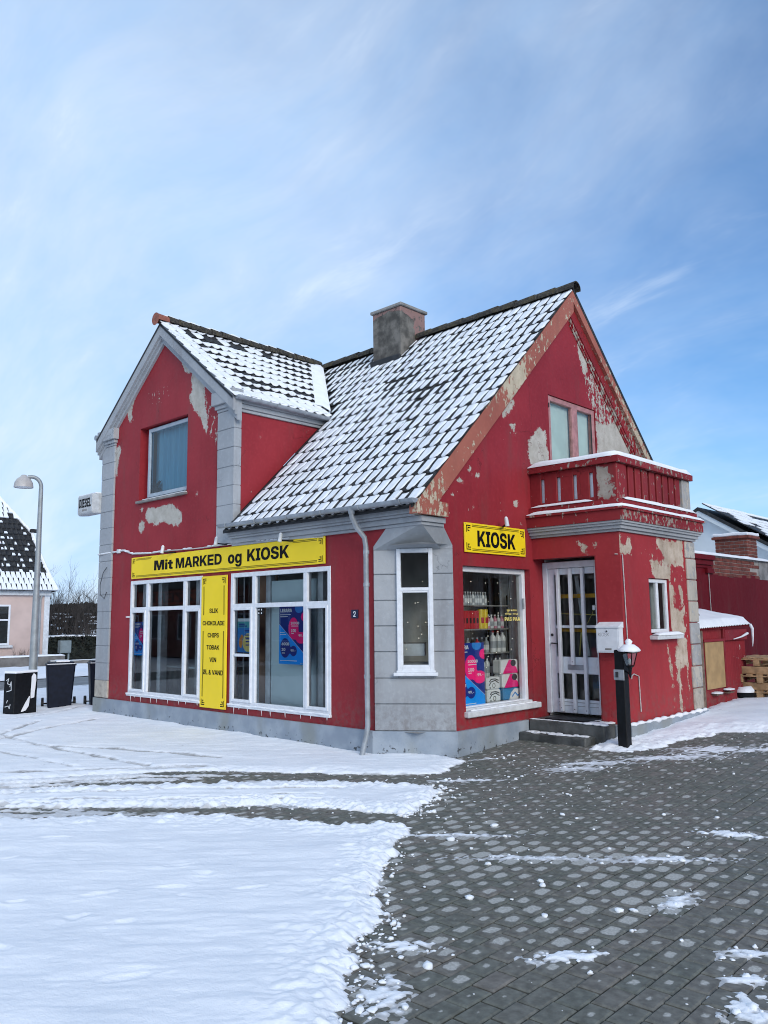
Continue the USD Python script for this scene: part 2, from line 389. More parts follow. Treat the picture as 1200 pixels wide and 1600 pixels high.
m_joint = plain('wet_joint_sand', (.012, .011, .010), .8, .3, 20., .3)
def ground_mat():
    g = G('snowy_ground'); p = g.pos(); n = g.noise(p, .35, 7, .6)
    c = g.mix(g.step(n, .35, .6), (.76, .78, .82), (.86, .875, .9))
    return g.bsdf(c, .8, g.bump(g.noise(p, 3., 6), .5, .1))
m_ground = ground_mat()
def asphalt_mat():
    g = G('wet_asphalt'); p = g.pos(); n = g.noise(g.stretch(p, (1.4, .12, 1.)), 1.5, 6, .6)
    c = g.mix(g.step(n, .35, .7), (.085, .09, .095), (.19, .195, .20))
    return g.bsdf(c, .5, g.bump(g.noise(p, 60., 3), .2, .01))
m_asphalt = asphalt_mat()
def glass_mat(name, tintc, refl=1.0, ior=1.6):
    g = G(name)
    t = g.n('transparent_bsdf', color=tintc)['BSDF']; gl = g.n('glossy_bsdf', color=(1, 1, 1), roughness=.0)['BSDF']
    f = g.math('minimum', g.math('multiply', g.n('fresnel', IOR=ior)['fac'], refl), 1.)
    return g.done(g.n('mix_closure', fac=f, closure1=t, closure2=gl)['closure'])
m_glass = glass_mat('window_glass', (.90, .94, .93), 1.1, 1.5)
m_glass_hi = glass_mat('upper_window_glass', (.84, .90, .91), 1.0, 1.5)
def glow_mat():
    g = G('fairy_light_glow'); return g.done(g.n('emission', color=(1., .93, .8), strength=1.3)['emission'])
m_bulb = glow_mat()
BOT = {k: plain('bottle_'+k, c, .3, .1, 15.) for k, c in dict(white=(.62, .62, .62), pink=(.55, .2, .27), dark=(.03, .025, .025), red=(.5, .03, .04), yellow=(.7, .5, .02), grey=(.3, .32, .34), blue=(.05, .25, .5)).items()}

# ------------------------------------------------------------------ ground
def ground_z(x, y):
    x, y = np.asarray(x, float), np.asarray(y, float)
    s = np.clip((x+3.0)/2.5, 0, 1); s = s*s*(3-2*s)
    yy = np.clip(y, 0, 7.0)
    return .046*yy*s
def grid_axis(stops):
    out = []
    for a, b, d in stops: out += list(np.arange(a, b-1e-6, d))
    return np.array(out+[stops[-1][1]])
def grid_mesh(xs, ys, zf):
    X, Y = np.meshgrid(xs, ys, indexing='ij'); Z = zf(X, Y); nx, ny = len(xs), len(ys)
    I = np.arange(nx*ny).reshape(nx, ny)
    f = np.stack([I[:-1, :-1], I[1:, :-1], I[1:, 1:], I[:-1, 1:]], -1).reshape(-1, 4)
    return np.stack([X, Y, Z], -1).reshape(-1, 3), f
xs = grid_axis([(-400, -60, 40), (-60, -12, 4), (-12, 10, .5), (10, 60, 5), (60, 400, 40)])
ys = grid_axis([(-400, -60, 40), (-60, -10, 5), (-10, 12, .5), (12, 60, 4), (60, 400, 40)])
put('ground', grid_mesh(xs, ys, lambda X, Y: ground_z(X, Y)-.06), m_ground, smooth=True, kind='structure', label='snow covered open ground round the shop', cat='ground')
put('paving_bed', grid_mesh(grid_axis([(-5, 11, .5)]), grid_axis([(-10, 9, .5)]), lambda X, Y: ground_z(X, Y)-.014), m_joint, smooth=True, kind='structure', label='dark sand bed between the concrete pavers', cat='ground')

# snow regions (ground plan, metres)
P_LOW = Polygon([(5.6, -7.6), (4.95, -6.6), (4.36, -5.72), (4.09, -5.35), (3.92, -5.16), (3.79, -4.99), (3.63, -4.82), (3.48, -4.69), (3.39, -4.47), (3.36, -4.29), (3.11, -4.05), (2.97, -4.01), (2.71, -3.59), (2.36, -3.12), (1.95, -2.55), (1.77, -2.62), (1.44, -2.94), (.95, -3.12), (.4, -3.37), (-.25, -4.0), (-1.06, -4.87), (-2.02, -6.17), (-3, -8), (-3, -9), (5.6, -9)])
P_MID = Polygon([(1.62, -2.11), (1.49, -1.87), (1.18, -1.18), (.85, -1.03), (-.13, -1.68), (-.92, -2.44), (-1.84, -3.51), (-2.39, -4.35), (-3.28, -5.92), (-2.77, -6.02), (-1.69, -4.62), (-.69, -3.76), (0, -3.09), (.42, -2.61), (.96, -2.32), (1.4, -2.23)])
P_WALL = Polygon([(-.05, .5), (.26, .4), (.58, -.37), (.11, -.87), (-.72, -1.36), (-1.96, -2.19), (-2.57, -3.14), (-3.07, -4.08), (-4.05, -5.77), (-6, -9), (-16, -9), (-16, 9), (-8.6, 9), (-8.6, .4), (-.9, .4)])
P_SLUSH = Polygon([(.45, -1.2), (.9, -2.2), (.6, -2.75), (.3, -3.3), (-.4, -4.0), (-3.6, -7.6), (-6, -9), (-4.0, -5.77), (-2.57, -3.14), (-1.6, -2.2), (-.5, -1.45)])
P_RIGHT = Polygon([(1.30, 1.95), (1.1, 2.9), (1.1, 12), (6, 14), (9, 11), (6.2, 6.0), (4.4, 5.0), (2.95, 4.4), (2.25, 3.95), (2.0, 3.05), (1.9, 2.4), (1.68, 1.95)])
def sdist(P, X, Y):
    p = shapely.points(X, Y); d = shapely.distance(P.exterior, p)
    return np.where(shapely.contains(P, p), d, -d)
GROOVES = [  # (polyline, half width, depth)
    ([(-9.9, .3), (-9.3, -.9), (-9.1, -1.8), (-9.0, -3.)], .10, .035), ([(-7.75, -.5), (-7.5, -1.28), (-6.95, -2.1), (-6.2, -3.4)], .11, .04),
    ([(-8.4, -1.3), (-7.1, -2.5), (-5.5, -2.6), (-4.1, -2.5), (-2.6, -2.45)], .09, .035),
    ([(-6.6, -3.4), (-4.5, -3.2), (-3.2, -3.1)], .07, .03),
    ([(-3.6, -5.4), (-2.1, -3.6), (-.9, -2.3)], .10, .03),
    ([(-4.4, -6.2), (-2.9, -4.3), (-1.9, -2.75), (-.4, -1.35)], .08, .035), ([(-3.0, -5.9), (-1.7, -4.3), (-.6, -3.1), (.4, -2.1)], .05, .024), ([(-3.1, -6.3), (-1.9, -4.9), (-.9, -4.0), (-.1, -3.4)], .07, .032),
    ([(-5.2, -6.4), (-4.0, -4.6), (-2.8, -3.0), (-2.0, -2.0)], .12, .030), ([(-9.0, -4.6), (-7.0, -3.6), (-4.4, -2.1), (-2.4, -1.5)], .10, .028), ([(-3.4, -6.6), (-2.2, -5.3), (-1.0, -4.35)], .05, .026)]
TRACKS = [([(-3.4, -5.2), (-2.2, -3.55), (-1.2, -2.35), (-.36, -1.33), (.34, -.72), (.9, -.3)], .16), ([(-2.9, -6.1), (-1.5, -4.65), (-.4, -3.6), (.3, -3.0), (1.1, -2.55), (1.7, -2.35)], .15),
          ([(-3.3, -5.7), (-2.0, -4.1), (-1.0, -2.95), (.3, -1.75)], .06), ([(-2.6, -5.6), (-1.2, -3.95), (-.2, -2.95), (.5, -2.3)], .05)]
def polyd(pts, X, Y): return shapely.distance(LineString(pts), shapely.points(X, Y))
BLOBS = [((4.17, -.84), .25, .07, 20, .02), ((4.48, -4.0), .16, .055, 52, .016), ((3.71, -4.51), .17, .07, 45, .015), ((4.05, -5.0), .09, .18, 40, .012), ((5.46, -3.94), .11, .12, 30, .016), ((5.17, -3.31), .11, .05, 45, .01), ((5.32, -3.62), .10, .05, 45, .012),
         ((4.54, -2.77), .07, .16, 0, .014), ((4.04, -1.93), .35, .06, 42, .010), ((3.25, -2.58), .34, .05, 40, .008), ((2.38, -2.46), .40, .04, 42, .008), ((1.7, .8), .3, .1, 40, .006), ((2.37, 1.99), .5, .12, 42, .010), ((1.75, 1.2), .35, .1, 42, .008), ((3.1, 3.0), .5, .1, 42, .01), ((2.6, 2.7), .35, .2, 42, .01), ((3.4, 3.5), .4, .14, 42, .012), ((1.6, -2.95), .14, .05, 40, .012), ((.55, .9), .3, .05, 60, .01), ((1.0, -.5), .3, .06, 45, .008)]
def snow_h(X, Y):
    """snow top above the paving, and thinness 0..1"""
    p3 = np.stack([X, Y, 0*X], -1)
    nz = lambda s, sd=0, o=4: meshkit.fbm(p3*s, o, sd)-.5
    e = nz(3.1, 1)*.30+nz(11, 2)*.14+nz(34, 8, 3)*.05
    h = np.full(X.shape, -.05); thin = np.zeros(X.shape)
    def sheet(P, full, ramp, crumb, cr_band, off=0.):
        nonlocal h, thin
        d = sdist(P, X, Y)+e*.55+off
        t = np.clip(d/ramp, -1, 1)
        base = full*np.sign(t)*np.abs(t)**.6
        band = np.clip(1-d/cr_band, 0, 1)*(d > -.05)
        lump = (np.abs(meshkit.fbm(p3*9, 4, 5)-.5)*2)
        base = base+band*(lump*crumb+crumb*.5*nz(30, 6, 3))
        q3 = np.stack([(X*.72+Y*.69)*.5, (-X*.69+Y*.72)*2.2, 0*X], -1)
        base = base+np.clip(d/.3, 0, 1)*(nz(1.3, 3)*.035+nz(5, 4)*.010+(meshkit.fbm(q3*1.6, 4, 33)-.5)*.028+(meshkit.fbm(q3*5.5, 3, 34)-.5)*.014)
        hh = np.where(d > -.12, base, -.05); h = np.maximum(h, hh)
        return d
    dl = sheet(P_LOW, .042, .12, .060, .55)
    dm = sheet(P_MID, .030, .14, .075, .45)
    dw = sheet(P_WALL, .045, .20, .035, .35)
    # drift against the shop wall
    h = h+np.where((Y > -.9) & (Y < .5) & (X < -1.2), np.clip(.9+Y, 0, 1)**2*.05*np.clip((-1.2-X)/2, 0, 1), 0)
    ds = sdist(P_SLUSH, X, Y)+e*.5
    left = np.clip((-X-.4)/2.6, 0, 1)
    sl = np.where(ds > 0, np.clip(ds/.1, 0, 1)*(.030*left+.006)+nz(14, 9)*.034+nz(40, 12, 3)*.012-.006*(1-left), -.05)
    only = (ds > 0) & (h < .004)
    h = np.where(only, np.maximum(h, sl), h)
    thin = np.where(only, .66-.24*left, 0)
    for ti, (pts, w) in enumerate(TRACKS):
        d = polyd(pts, X, Y)+nz(9, 21)*.10; k = np.clip(1-d/w, 0, 1)
        x_, w_ = ((-3.0, 2.2), (-.5, 1.3), (-3.0, 3.), (-2.4, 2.))[ti]
        fade = np.clip((X-x_)/w_*1.1+nz(2.3, 41)*1.3+nz(7, 45)*.8, .10, 1)
        h = h-k*.060*fade+k*(nz(17, 43)*.050+nz(45, 44, 3)*.020); thin = np.maximum(thin, np.where(d < w*1.3, .8, 0)*np.clip(k*2.2, 0, 1)*np.clip(.45+.6*fade, 0, 1))
    for pts, w, dp in GROOVES:
        d = polyd(pts, X, Y)+nz(7, 22)*.10+nz(20, 23)*.05; k = np.clip(1-d/w, 0, 1)
        h = h-k*dp+k*nz(24, 24)*.03; thin = np.maximum(thin, np.clip(k*1.5, 0, 1)*(.72+nz(3, 25)*.9))
    dr = sdist(P_RIGHT, X, Y)+e*.6
    t = np.clip(dr/.35, -1, 1)
    hr = np.where(dr > -.15, .07*np.sign(t)*np.abs(t)**.7+np.clip(1-dr/.6, 0, 1)*(dr > -.05)*np.abs(nz(9, 5))*.14+np.clip(dr/.4, 0, 1)*nz(2.2, 13)*.06, -.05)
    h = np.maximum(h, hr)
    for (cx, cy), a, b, ang, hh in BLOBS:
        c, s = math.cos(math.radians(ang)), math.sin(math.radians(ang))
        u = ((X-cx)*c+(Y-cy)*s)/a; v = (-(X-cx)*s+(Y-cy)*c)/b
        near = (np.abs(u) < 2.2) & (np.abs(v) < 2.2)
        if not near.any(): continue
        k = 1-np.sqrt(u*u+v*v)+(meshkit.fbm(p3*26, 5, 31)-.5)*3.4
        h = np.where(near, np.maximum(h, np.clip(k, -1, .8)*hh), h)
    fr2 = np.random.default_rng(77)
    for _ in range(34):
        fx, fy = fr2.uniform(-2.5, 3.0), fr2.uniform(-6.2, -3.2); a = fr2.uniform(.3, 1.3); c, s = math.cos(a), math.sin(a); L = fr2.uniform(.07, .15)
        if not P_LOW.buffer(-.25).contains(Point(fx, fy)): continue
        near = (np.abs(X-fx) < .4) & (np.abs(Y-fy) < .4)
        if not near.any(): continue
        u = ((X-fx)*c+(Y-fy)*s)/L; v = (-(X-fx)*s+(Y-fy)*c)/.045; q = np.sqrt(u*u+v*v)+(meshkit.fbm(p3*18, 3, 51)-.5)*1.2
        h = h+np.where(near, -np.clip(1-q, 0, 1)**.7*.013+np.exp(-((q-1.25)/.3)**2)*.003, 0)
    thin = np.maximum(thin, np.clip(1-h/.012, 0, 1)*.75*(h > -.02))
    return np.clip(h, -.05, .3), thin
def snow_patch(x0, x1, y0, y1, d):
    nx, ny = int(round((x1-x0)/d))+1, int(round((y1-y0)/d))+1
    X, Y = np.meshgrid(np.linspace(x0, x1, nx), np.linspace(y0, y1, ny), indexing='ij')
    H, T = snow_h(X, Y); I = np.arange(nx*ny).reshape(nx, ny)
    keep = np.maximum.reduce([H[:-1, :-1], H[1:, :-1], H[1:, 1:], H[:-1, 1:]]) > -.006
    keep &= ~((X[:-1, :-1] > -8.6) & (X[:-1, :-1] < -1.0) & (Y[:-1, :-1] > .3))
    keep &= ~((X[:-1, :-1] > -1.0) & (X[:-1, :-1] < 1.2) & (Y[:-1, :-1] > .75))
    f = np.stack([I[:-1, :-1], I[1:, :-1], I[1:, 1:], I[:-1, 1:]], -1)[keep]
    v = np.stack([X, Y, ground_z(X, Y)+np.maximum(H, -.03)], -1).reshape(-1, 3)
    if len(f) == 0: return None
    u, inv = np.unique(f, return_inverse=True)
    return v[u], inv.reshape(f.shape), T.ravel()[u]
vs, fs, ts, k = [], [], [], 0
for args in [(-.3, 6.0, -7.4, -1.9, .016), (-3.6, -.3, -7.4, -1.9, .026), (-3.6, 6.0, -1.9, 1.1, .024), (1.0, 6.0, 1.1, 5.5, .03), (-16, -3.6, -9, 1.1, .05), (-16, -8.6, 1.1, 9, .10), (1.0, 9.0, 5.5, 13, .08)]:
    r = snow_patch(*args)
    if r is not None: vs.append(r[0]); fs.append(r[1]+k); ts.append(r[2]); k += len(r[0])
put('snow_cover', (np.concatenate(vs), np.concatenate(fs)), m_slush, smooth=True, kind='stuff', label='trodden and tyre marked snow lying over the paving', cat='snow', pv={'thin': np.concatenate(ts)})

# pavers
paving = tag(UsdGeom.Xform.Define(stage, '/World/paving').GetPrim(), 'grey concrete block paving in half bond rows', 'paving', kind='structure')
ang = math.radians(1.3); U_ = np.array([math.cos(ang), math.sin(ang)]); V_ = np.array([-math.sin(ang), math.cos(ang)])
PW, PL = .1365, .2235
P0 = np.array([4.70, -4.60])
cand = []
for i in range(-60, 42):
    for j in range(-16, 52):
        c = P0+U_*PW*(i+.5)+V_*PL*(j+.5*(i % 2))
        if -3.4 < c[0] < 9.5 and -7.2 < c[1] < 6.6: cand.append((i, j, *c))
cand = np.array(cand)
HX = [snow_h(cand[:, 2]+dx, cand[:, 3]+dy)[0] for dx, dy in ((0, 0), (.08, .1), (-.08, .1), (.08, -.1), (-.08, -.1))]
hmin = np.min(HX, axis=0)
inhouse = (cand[:, 2] < .05) & (cand[:, 3] > .1) | (cand[:, 2] < -.8) & (cand[:, 3] > -.05) | (cand[:, 2] < 1.4) & (cand[:, 3] > 2.7)
D = cand[:, 2:4]-np.array(CAM_POS[:2]); depth = D@(fw[:2]/np.linalg.norm(fw[:2])); lat = D@rt[:2]
infr = (np.abs(lat) < depth*.55+.5) & (depth > 2.0)
ok = (hmin < .012) & ~inhouse & infr
cand, hm, dep = cand[ok], hmin[ok], depth[ok]
order = np.argsort(dep+np.where(hm > -.01, 3., 0.))
def paver(cx, cy, w, l, r):
    hx, hy, b, z = w/2-.0026+r.uniform(-.001, .0006), l/2-.0062+r.uniform(-.0015, .0008), .0100, .0
    tx, ty = r.uniform(-.012, .012), r.uniform(-.011, .011); dz = r.uniform(-.0032, .0018)
    V = []
    for (sx, sy) in ((-1, -1), (1, -1), (1, 1), (-1, 1)): V.append((sx*(hx-b), sy*(hy-b), 0))
    for (sx, sy) in ((-1, -1), (1, -1), (1, 1), (-1, 1)): V.append((sx*hx, sy*hy, -.0075))
    for (sx, sy) in ((-1, -1), (1, -1), (1, 1), (-1, 1)): V.append((sx*hx, sy*hy, -.05))
    V = np.array(V); uv = V[:, :2]/np.array([hx, hy]); V[:, 2] += V[:, 0]*tx+V[:, 1]*ty+dz
    xy = np.array([cx, cy])+V[:, :1]*U_+V[:, 1:2]*V_
    F = [[0, 1, 2, 3]]+[[4+k, 4+(k+1) % 4, (k+1) % 4, k] for k in range(4)]+[[8+k, 8+(k+1) % 4, 4+(k+1) % 4, 4+k] for k in range(4)]
    return np.column_stack([xy, V[:, 2]+ground_z(xy[:, 0], xy[:, 1])]), np.array(F), uv
pr = random.Random(3)
bulk = []
for n, idx in enumerate(order):
    i, j, cx, cy = cand[idx]
    v, f, uv = paver(cx, cy, PW, PL, pr)
    # frost-dry centres: big in the middle of the yard, small close by, patchy further off
    nn = float(meshkit.fbm(np.array([[cx*1.3, cy*1.3, .3]]), 3, 4)[0])-.5
    zone = math.exp(-((cx-3.0)**2/3.2+(cy+2.6)**2/3.0))
    amp = .33+.46*zone+nn*.9+pr.uniform(-.24, .15)
    if cy > 0: amp += .05
    if cx > 4.6: amp -= .12
    if pr.random() < .16: amp -= .45
    amp = max(-.3, min(.80, amp)); tint = min(1., max(0., pr.gauss(.45, .32)+nn))
    pvs = (np.full(12, tint), np.full(12, amp), uv)
    if n < 300: put('paver', (v, f), m_paver, paving, pv={'tint': pvs[0], 'amp': pvs[1], 'st': pvs[2]})
    else: bulk.append((v, f, *pvs))
k = 0; vs, fs, t1, t2, t3 = [], [], [], [], []
for v, f, a, b2, c in bulk:
    vs.append(v); fs.append(f+k); k += len(v); t1.append(a); t2.append(b2); t3.append(c)
put('far_pavers', (np.concatenate(vs), np.concatenate(fs)), m_paver, paving, kind='stuff', pv={'tint': np.concatenate(t1), 'amp': np.concatenate(t2), 'st': np.concatenate(t3)})

# loose snow crumbs
ico = trimesh.creation.icosphere(1); icv, icf = np.array(ico.vertices), np.array(ico.faces)
cb = MB(); cr = np.random.default_rng(11)
def crumb(x, y, r):
    if (x < 0 and y > .4) or (x < -.9 and y > -.1) or (x < 1.5 and y > 2.5): return
    d = 1+(meshkit.noise(icv*1.7+cr.uniform(0, 50, 3), 2)-.5)*1.0
    v = icv*d[:, None]*r*cr.uniform([.8, .8, .45], [1.3, 1.3, .8])
    a = cr.uniform(0, 6.3); c, s = math.cos(a), math.sin(a); v = v@np.array([[c, -s, 0], [s, c, 0], [0, 0, 1]]).T
    cb.add(v+[x, y, float(ground_z(x, y))+r*.25], icf)
for (cx, cy), a, b2, an, hh in BLOBS:
    for _ in range(10):
        t, q = cr.normal(0, a*.9), cr.normal(0, b2*1.3+.03); c, s = math.cos(math.radians(an)), math.sin(math.radians(an))
        crumb(cx+t*c-q*s, cy+t*s+q*c, abs(cr.normal(0, .008))+.003)
ed = np.array(P_LOW.exterior.coords)[:16]
for _ in range(330):
    i = cr.integers(1, 14); p = ed[i]+(ed[i+1]-ed[i])*cr.random()
    crumb(p[0]+cr.normal(.02, .09), p[1]+cr.normal(.0, .09), abs(cr.normal(0, .007))+.003)
for _ in range(150):
    i = cr.integers(0, 4); q = np.array(P_MID.exterior.coords); p = q[i]+(q[i+1]-q[i])*cr.random(); crumb(p[0]+abs(cr.normal(0, .12)), p[1]+cr.normal(0, .12), abs(cr.normal(0, .010))+.003)
for _ in range(380): crumb(cr.uniform(.5, 7), cr.uniform(-5.5, 4), abs(cr.normal(0, .006))+.002)
for _ in range(200): crumb(cr.normal(1.3, .9), cr.normal(-1.2, 1.2), abs(cr.normal(0, .008))+.002)
for p, r in (((3.66, -3.0), .026), ((3.72, -3.06), .022), ((4.36, -3.17), .03), ((4.42, -3.10), .022), ((5.44, -3.93), .026), ((5.52, -3.98), .022), ((5.4, -4.02), .022), ((2.5, -1.95), .03), ((1.75, -1.9), .028), ((3.5, -3.6), .025), ((4.05, -3.55), .02), ((4.08, -5.2), .022), ((3.98, -5.1), .018)): crumb(*p, r)
put('snow_crumbs', cb, m_snow, smooth=True, kind='stuff', label='loose crumbs of snow scattered over the pavers', cat='snow')

# ------------------------------------------------------------------ the shop
house = thing('shop_house', 'red painted corner shop with snowy tiled roof and peeling walls', 'house')
FA = Fr((0, 0, 0), (1, 0, 0)); FB = Fr((0, 0, 0), (0, 1, 0))
ca, cbv = np.array([-.87, -.02]), np.array([.015, .63]); ct = (cbv-ca)/np.linalg.norm(cbv-ca)
FC = Fr((ca[0], ca[1], 0), (ct[0], ct[1], 0)); CW = float(np.linalg.norm(cbv-ca))
FPF = Fr((0, 2.62, 0), (1, 0, 0)); FPS = Fr((1.47, 2.62, 0), (0, 1, 0))

def attrs(u, v, patches, flakes):
    pts = shapely.points(u, v); d = np.full(len(u), -.5)
    for p in patches:
        P = Polygon(p).buffer(0); e = shapely.distance(P.boundary, pts); d = np.maximum(d, np.where(shapely.contains(P, pts), e, -e))
    fl = np.zeros(len(u))
    for p, amt in flakes:
        P = Polygon(p).buffer(0); e = shapely.distance(P, pts); fl = np.maximum(fl, amt*np.clip(1-e/.18, 0, 1))
    return np.clip(d, -.3, .3), fl
def wall(name, F, poly, mat, patches=(), flakes=(), cell=.06, w=0., reveal=.12, parent=None, holes=()):
    P = poly
    for h in holes: P = P.difference(sbox(*h))
    x0, y0, x1, y1 = P.bounds
    gx, gy = np.meshgrid(np.arange(x0, x1, cell), np.arange(y0, y1, cell), indexing='ij'); gx, gy = gx.ravel(), gy.ravel()
    bx = shapely.box(gx, gy, np.minimum(gx+cell, x1), np.minimum(gy+cell, y1))
    shapely.prepare(P); full = shapely.contains(P, bx); part = shapely.intersects(P, bx) & ~full
    V, Fc, k = [], [], 0
    a = np.stack([gx, gy, np.minimum(gx+cell, x1), np.minimum(gy+cell, y1)], -1)[full]
    q = np.stack([a[:, [0, 1]], a[:, [2, 1]], a[:, [2, 3]], a[:, [0, 3]]], 1).reshape(-1, 2); n = len(a)
    V.append(q); base = np.arange(n)[:, None]*4; Fc += [base+[0, 1, 2], base+[0, 2, 3]]; k = 4*n
    for b2 in bx[part]:
        for gpoly in getattr(P.intersection(b2), 'geoms', [P.intersection(b2)]):
            if gpoly.geom_type != 'Polygon' or gpoly.area < 1e-7: continue
            vv, ff = trimesh.creation.triangulate_polygon(gpoly, engine='earcut')
            ff = np.asarray(ff).reshape(-1, 3); vv = np.asarray(vv)
            if len(ff) == 0: continue
            ar = np.cross(vv[ff[:, 1]]-vv[ff[:, 0]], vv[ff[:, 2]]-vv[ff[:, 0]]); ff = np.where((ar < 0)[:, None], ff[:, ::-1], ff)
            V.append(vv); Fc.append(ff+k); k += len(vv)
    V = np.concatenate(V); Fc = np.concatenate(Fc)
    pe, fl = attrs(V[:, 0], V[:, 1], patches, flakes)
    V3 = [F(np.column_stack([V, np.full(len(V), w)]))]; PE, FL = [pe], [fl]; FF = [Fc]
    for (ax, ay, bx2, by) in holes:                      # reveals
        c = [(ax, ay), (ax, by), (bx2, by), (bx2, ay)]
        for i in range(4):
            p, q2 = c[i], c[(i+1) % 4]
            V3.append(F([(p[0], p[1], w), (p[0], p[1], w-reveal), (q2[0], q2[1], w-reveal), (q2[0], q2[1], w)]))
            FF.append(np.array([[0, 2, 1], [0, 3, 2]])+k); k += 4; PE.append(np.full(4, -.3)); FL.append(np.zeros(4))
    return put(name, (np.concatenate(V3), np.concatenate(FF)), mat, parent or house, pv={'peel': np.concatenate(PE), 'flake': np.concatenate(FL)})
def trim(name, mb, mat, parent=None, flake=.0, peel=-.3, **k):
    v, f = mb.mesh(); n = len(v)
    return put(name, (v, f), mat, parent or house, pv={'peel': np.full(n, peel), 'flake': np.full(n, flake)}, **k)

A_P = [[(-6.98, 4.02), (-6.64, 3.99), (-6.39, 4.01), (-6.19, 4.03), (-5.91, 3.92), (-5.79, 3.81), (-5.76, 3.62), (-5.9, 3.57), (-6.13, 3.63), (-6.46, 3.7), (-6.58, 3.67), (-6.88, 3.72), (-7.06, 3.82)],
       [(-7.22, 3.8), (-7.08, 3.82), (-7.07, 3.62), (-7.18, 3.55), (-7.28, 3.64)], [(-7.25, 4.03), (-7.12, 4.03), (-7.18, 3.95)],
       [(-5.86, 6.73), (-5.74, 6.71), (-5.54, 6.57), (-5.46, 6.37), (-5.23, 6.25), (-5.09, 6.02), (-5.1, 5.81), (-5.06, 5.63), (-4.99, 5.36), (-5.0, 5.17), (-5.08, 5.2), (-5.16, 5.39), (-5.28, 5.56), (-5.47, 5.71), (-5.58, 5.84), (-5.6, 5.98), (-5.51, 6.05), (-5.53, 6.21), (-5.55, 6.39), (-5.73, 6.45), (-5.82, 6.54)],
       [(-7.6, 6.38), (-7.55, 6.3), (-7.68, 6.13), (-7.62, 5.87), (-7.76, 5.85), (-7.86, 6.06), (-8.05, 5.95), (-8.14, 5.92), (-8.01, 6.09), (-7.82, 6.15), (-7.69, 6.32)],
       [(-8.3, 5.45), (-8.11, 5.42), (-8.08, 5.27), (-8.17, 5.09), (-8.19, 4.8), (-8.25, 4.77)], [(-5.29, 4.17), (-5.23, 4.12), (-5.29, 4.07)]]
A_F = [([(-5.14, 5.91), (-4.99, 5.79), (-4.66, 5.3), (-4.65, 4.92), (-4.86, 5.08), (-5.06, 5.54)], .75), ([(-7.05, 6.3), (-6.35, 6.3), (-6.3, 6.12), (-6.95, 6.06)], .62), ([(-8.2, 6.0), (-7.6, 6.3), (-7.62, 5.5), (-8.2, 4.9)], .3), ([(-5.7, 4.4), (-5.1, 4.4), (-5.1, 4.0), (-5.7, 4.0)], .25)]
B_P = [[(4.26, 6.62), (4.15, 6.55), (4.27, 6.55), (4.27, 6.46), (4.34, 6.34), (4.4, 6.13), (4.5, 6.1), (4.56, 6.17), (4.55, 6.36), (4.43, 6.55), (4.43, 6.76), (4.37, 6.74)],
       [(2.58, 4.54), (2.82, 4.83), (3.12, 4.89), (3.15, 4.62), (3.2, 4.4), (3.11, 4.28), (2.69, 4.23), (2.6, 4.32)], [(1.9, 4.89), (2.04, 5.16), (2.22, 5.26), (2.26, 5.09), (2.02, 4.93)],
       [(1.01, 3.98), (1.1, 3.99), (1.13, 3.92), (1.32, 3.92), (1.32, 3.87), (1.12, 3.9), (1.05, 3.92)], [(.77, 3.78), (.88, 3.8), (.91, 3.76)], [(.6, 3.59), (.7, 3.6), (.66, 3.52)],
       [(1.06, 3.56), (1.1, 3.48), (1.15, 3.42), (1.1, 3.35), (1.11, 3.46)], [(2.14, 3.61), (2.24, 3.63), (2.29, 3.55), (2.15, 3.54)], [(2.12, 4.8), (2.27, 4.84), (2.27, 4.66), (2.2, 4.7)],
       [(5.06, 5.3), (5.63, 5.4), (5.95, 5.11), (6.27, 4.75), (6.4, 3.4), (5.05, 3.4)], [(4.8, 5.31), (5.12, 5.31), (5.08, 4.81), (5.1, 3.6), (4.8, 3.6)]]
B_F = [([(4.52, 6.05), (4.85, 6.2), (5.13, 6.04), (5.44, 5.76), (5.74, 5.36), (6.21, 4.77), (5.05, 4.61), (5.14, 5.29), (4.85, 5.35), (4.62, 5.74)], .95), ([(.58, 3.6), (2.35, 3.79), (2.41, 3.23), (.57, 3.22)], .34),
       ([(4.2, 6.99), (4.45, 6.76), (5.1, 6.02), (4.54, 6.03), (4.45, 6.5)], .62), ([(1.73, 4.93), (2.47, 5.35), (2.43, 4.62), (1.71, 4.37)], .36), ([(6, 6), (7.6, 4.5), (7.6, 3.4), (6, 3.4)], .9)]
P_P = [[(3.71, 3.02), (4.75, 3.04), (4.74, 2.62), (4.47, 2.64), (4.24, 2.66), (4.21, 2.4), (4.06, 2.36), (3.64, 2.45), (3.56, 2.67), (3.74, 2.71), (3.95, 2.65), (4.08, 2.78), (3.84, 2.93)],
       [(4.1, 2.37), (4.31, 2.31), (4.31, 2.01), (4.6, 1.88), (4.68, 1.62), (4.54, 1.46), (4.31, 1.47), (4.2, 1.63), (4.12, 1.95)], [(4.3, 1.4), (4.7, 1.52), (4.7, .97), (4.7, .71), (4.63, 1.04), (4.34, 1.08), (4.25, 1.25)],
       [(3.97, 1.41), (4.05, 1.41), (4.13, .9), (4.08, .91)], [(4.27, 1.12), (4.38, 1.11), (4.42, .38), (4.35, .39)], [(4.5, 2.34), (4.62, 2.31), (4.71, 1.85), (4.63, 1.85)],
       [(2.52, 3.04), (2.63, 3.04), (2.67, 2.9), (2.77, 2.87), (2.87, 2.97), (2.98, 3.02), (2.97, 2.74), (2.57, 2.76)]]
P_P = [[(y-2.62, z) for y, z in p] for p in P_P]
P_F = [([(y-2.62, z) for y, z in [(3.3, 2.9), (4.92, 3.1), (4.7, .39), (4.0, .46), (4.24, 1.47), (4.06, 2.4), (3.45, 2.56)]], .54)]

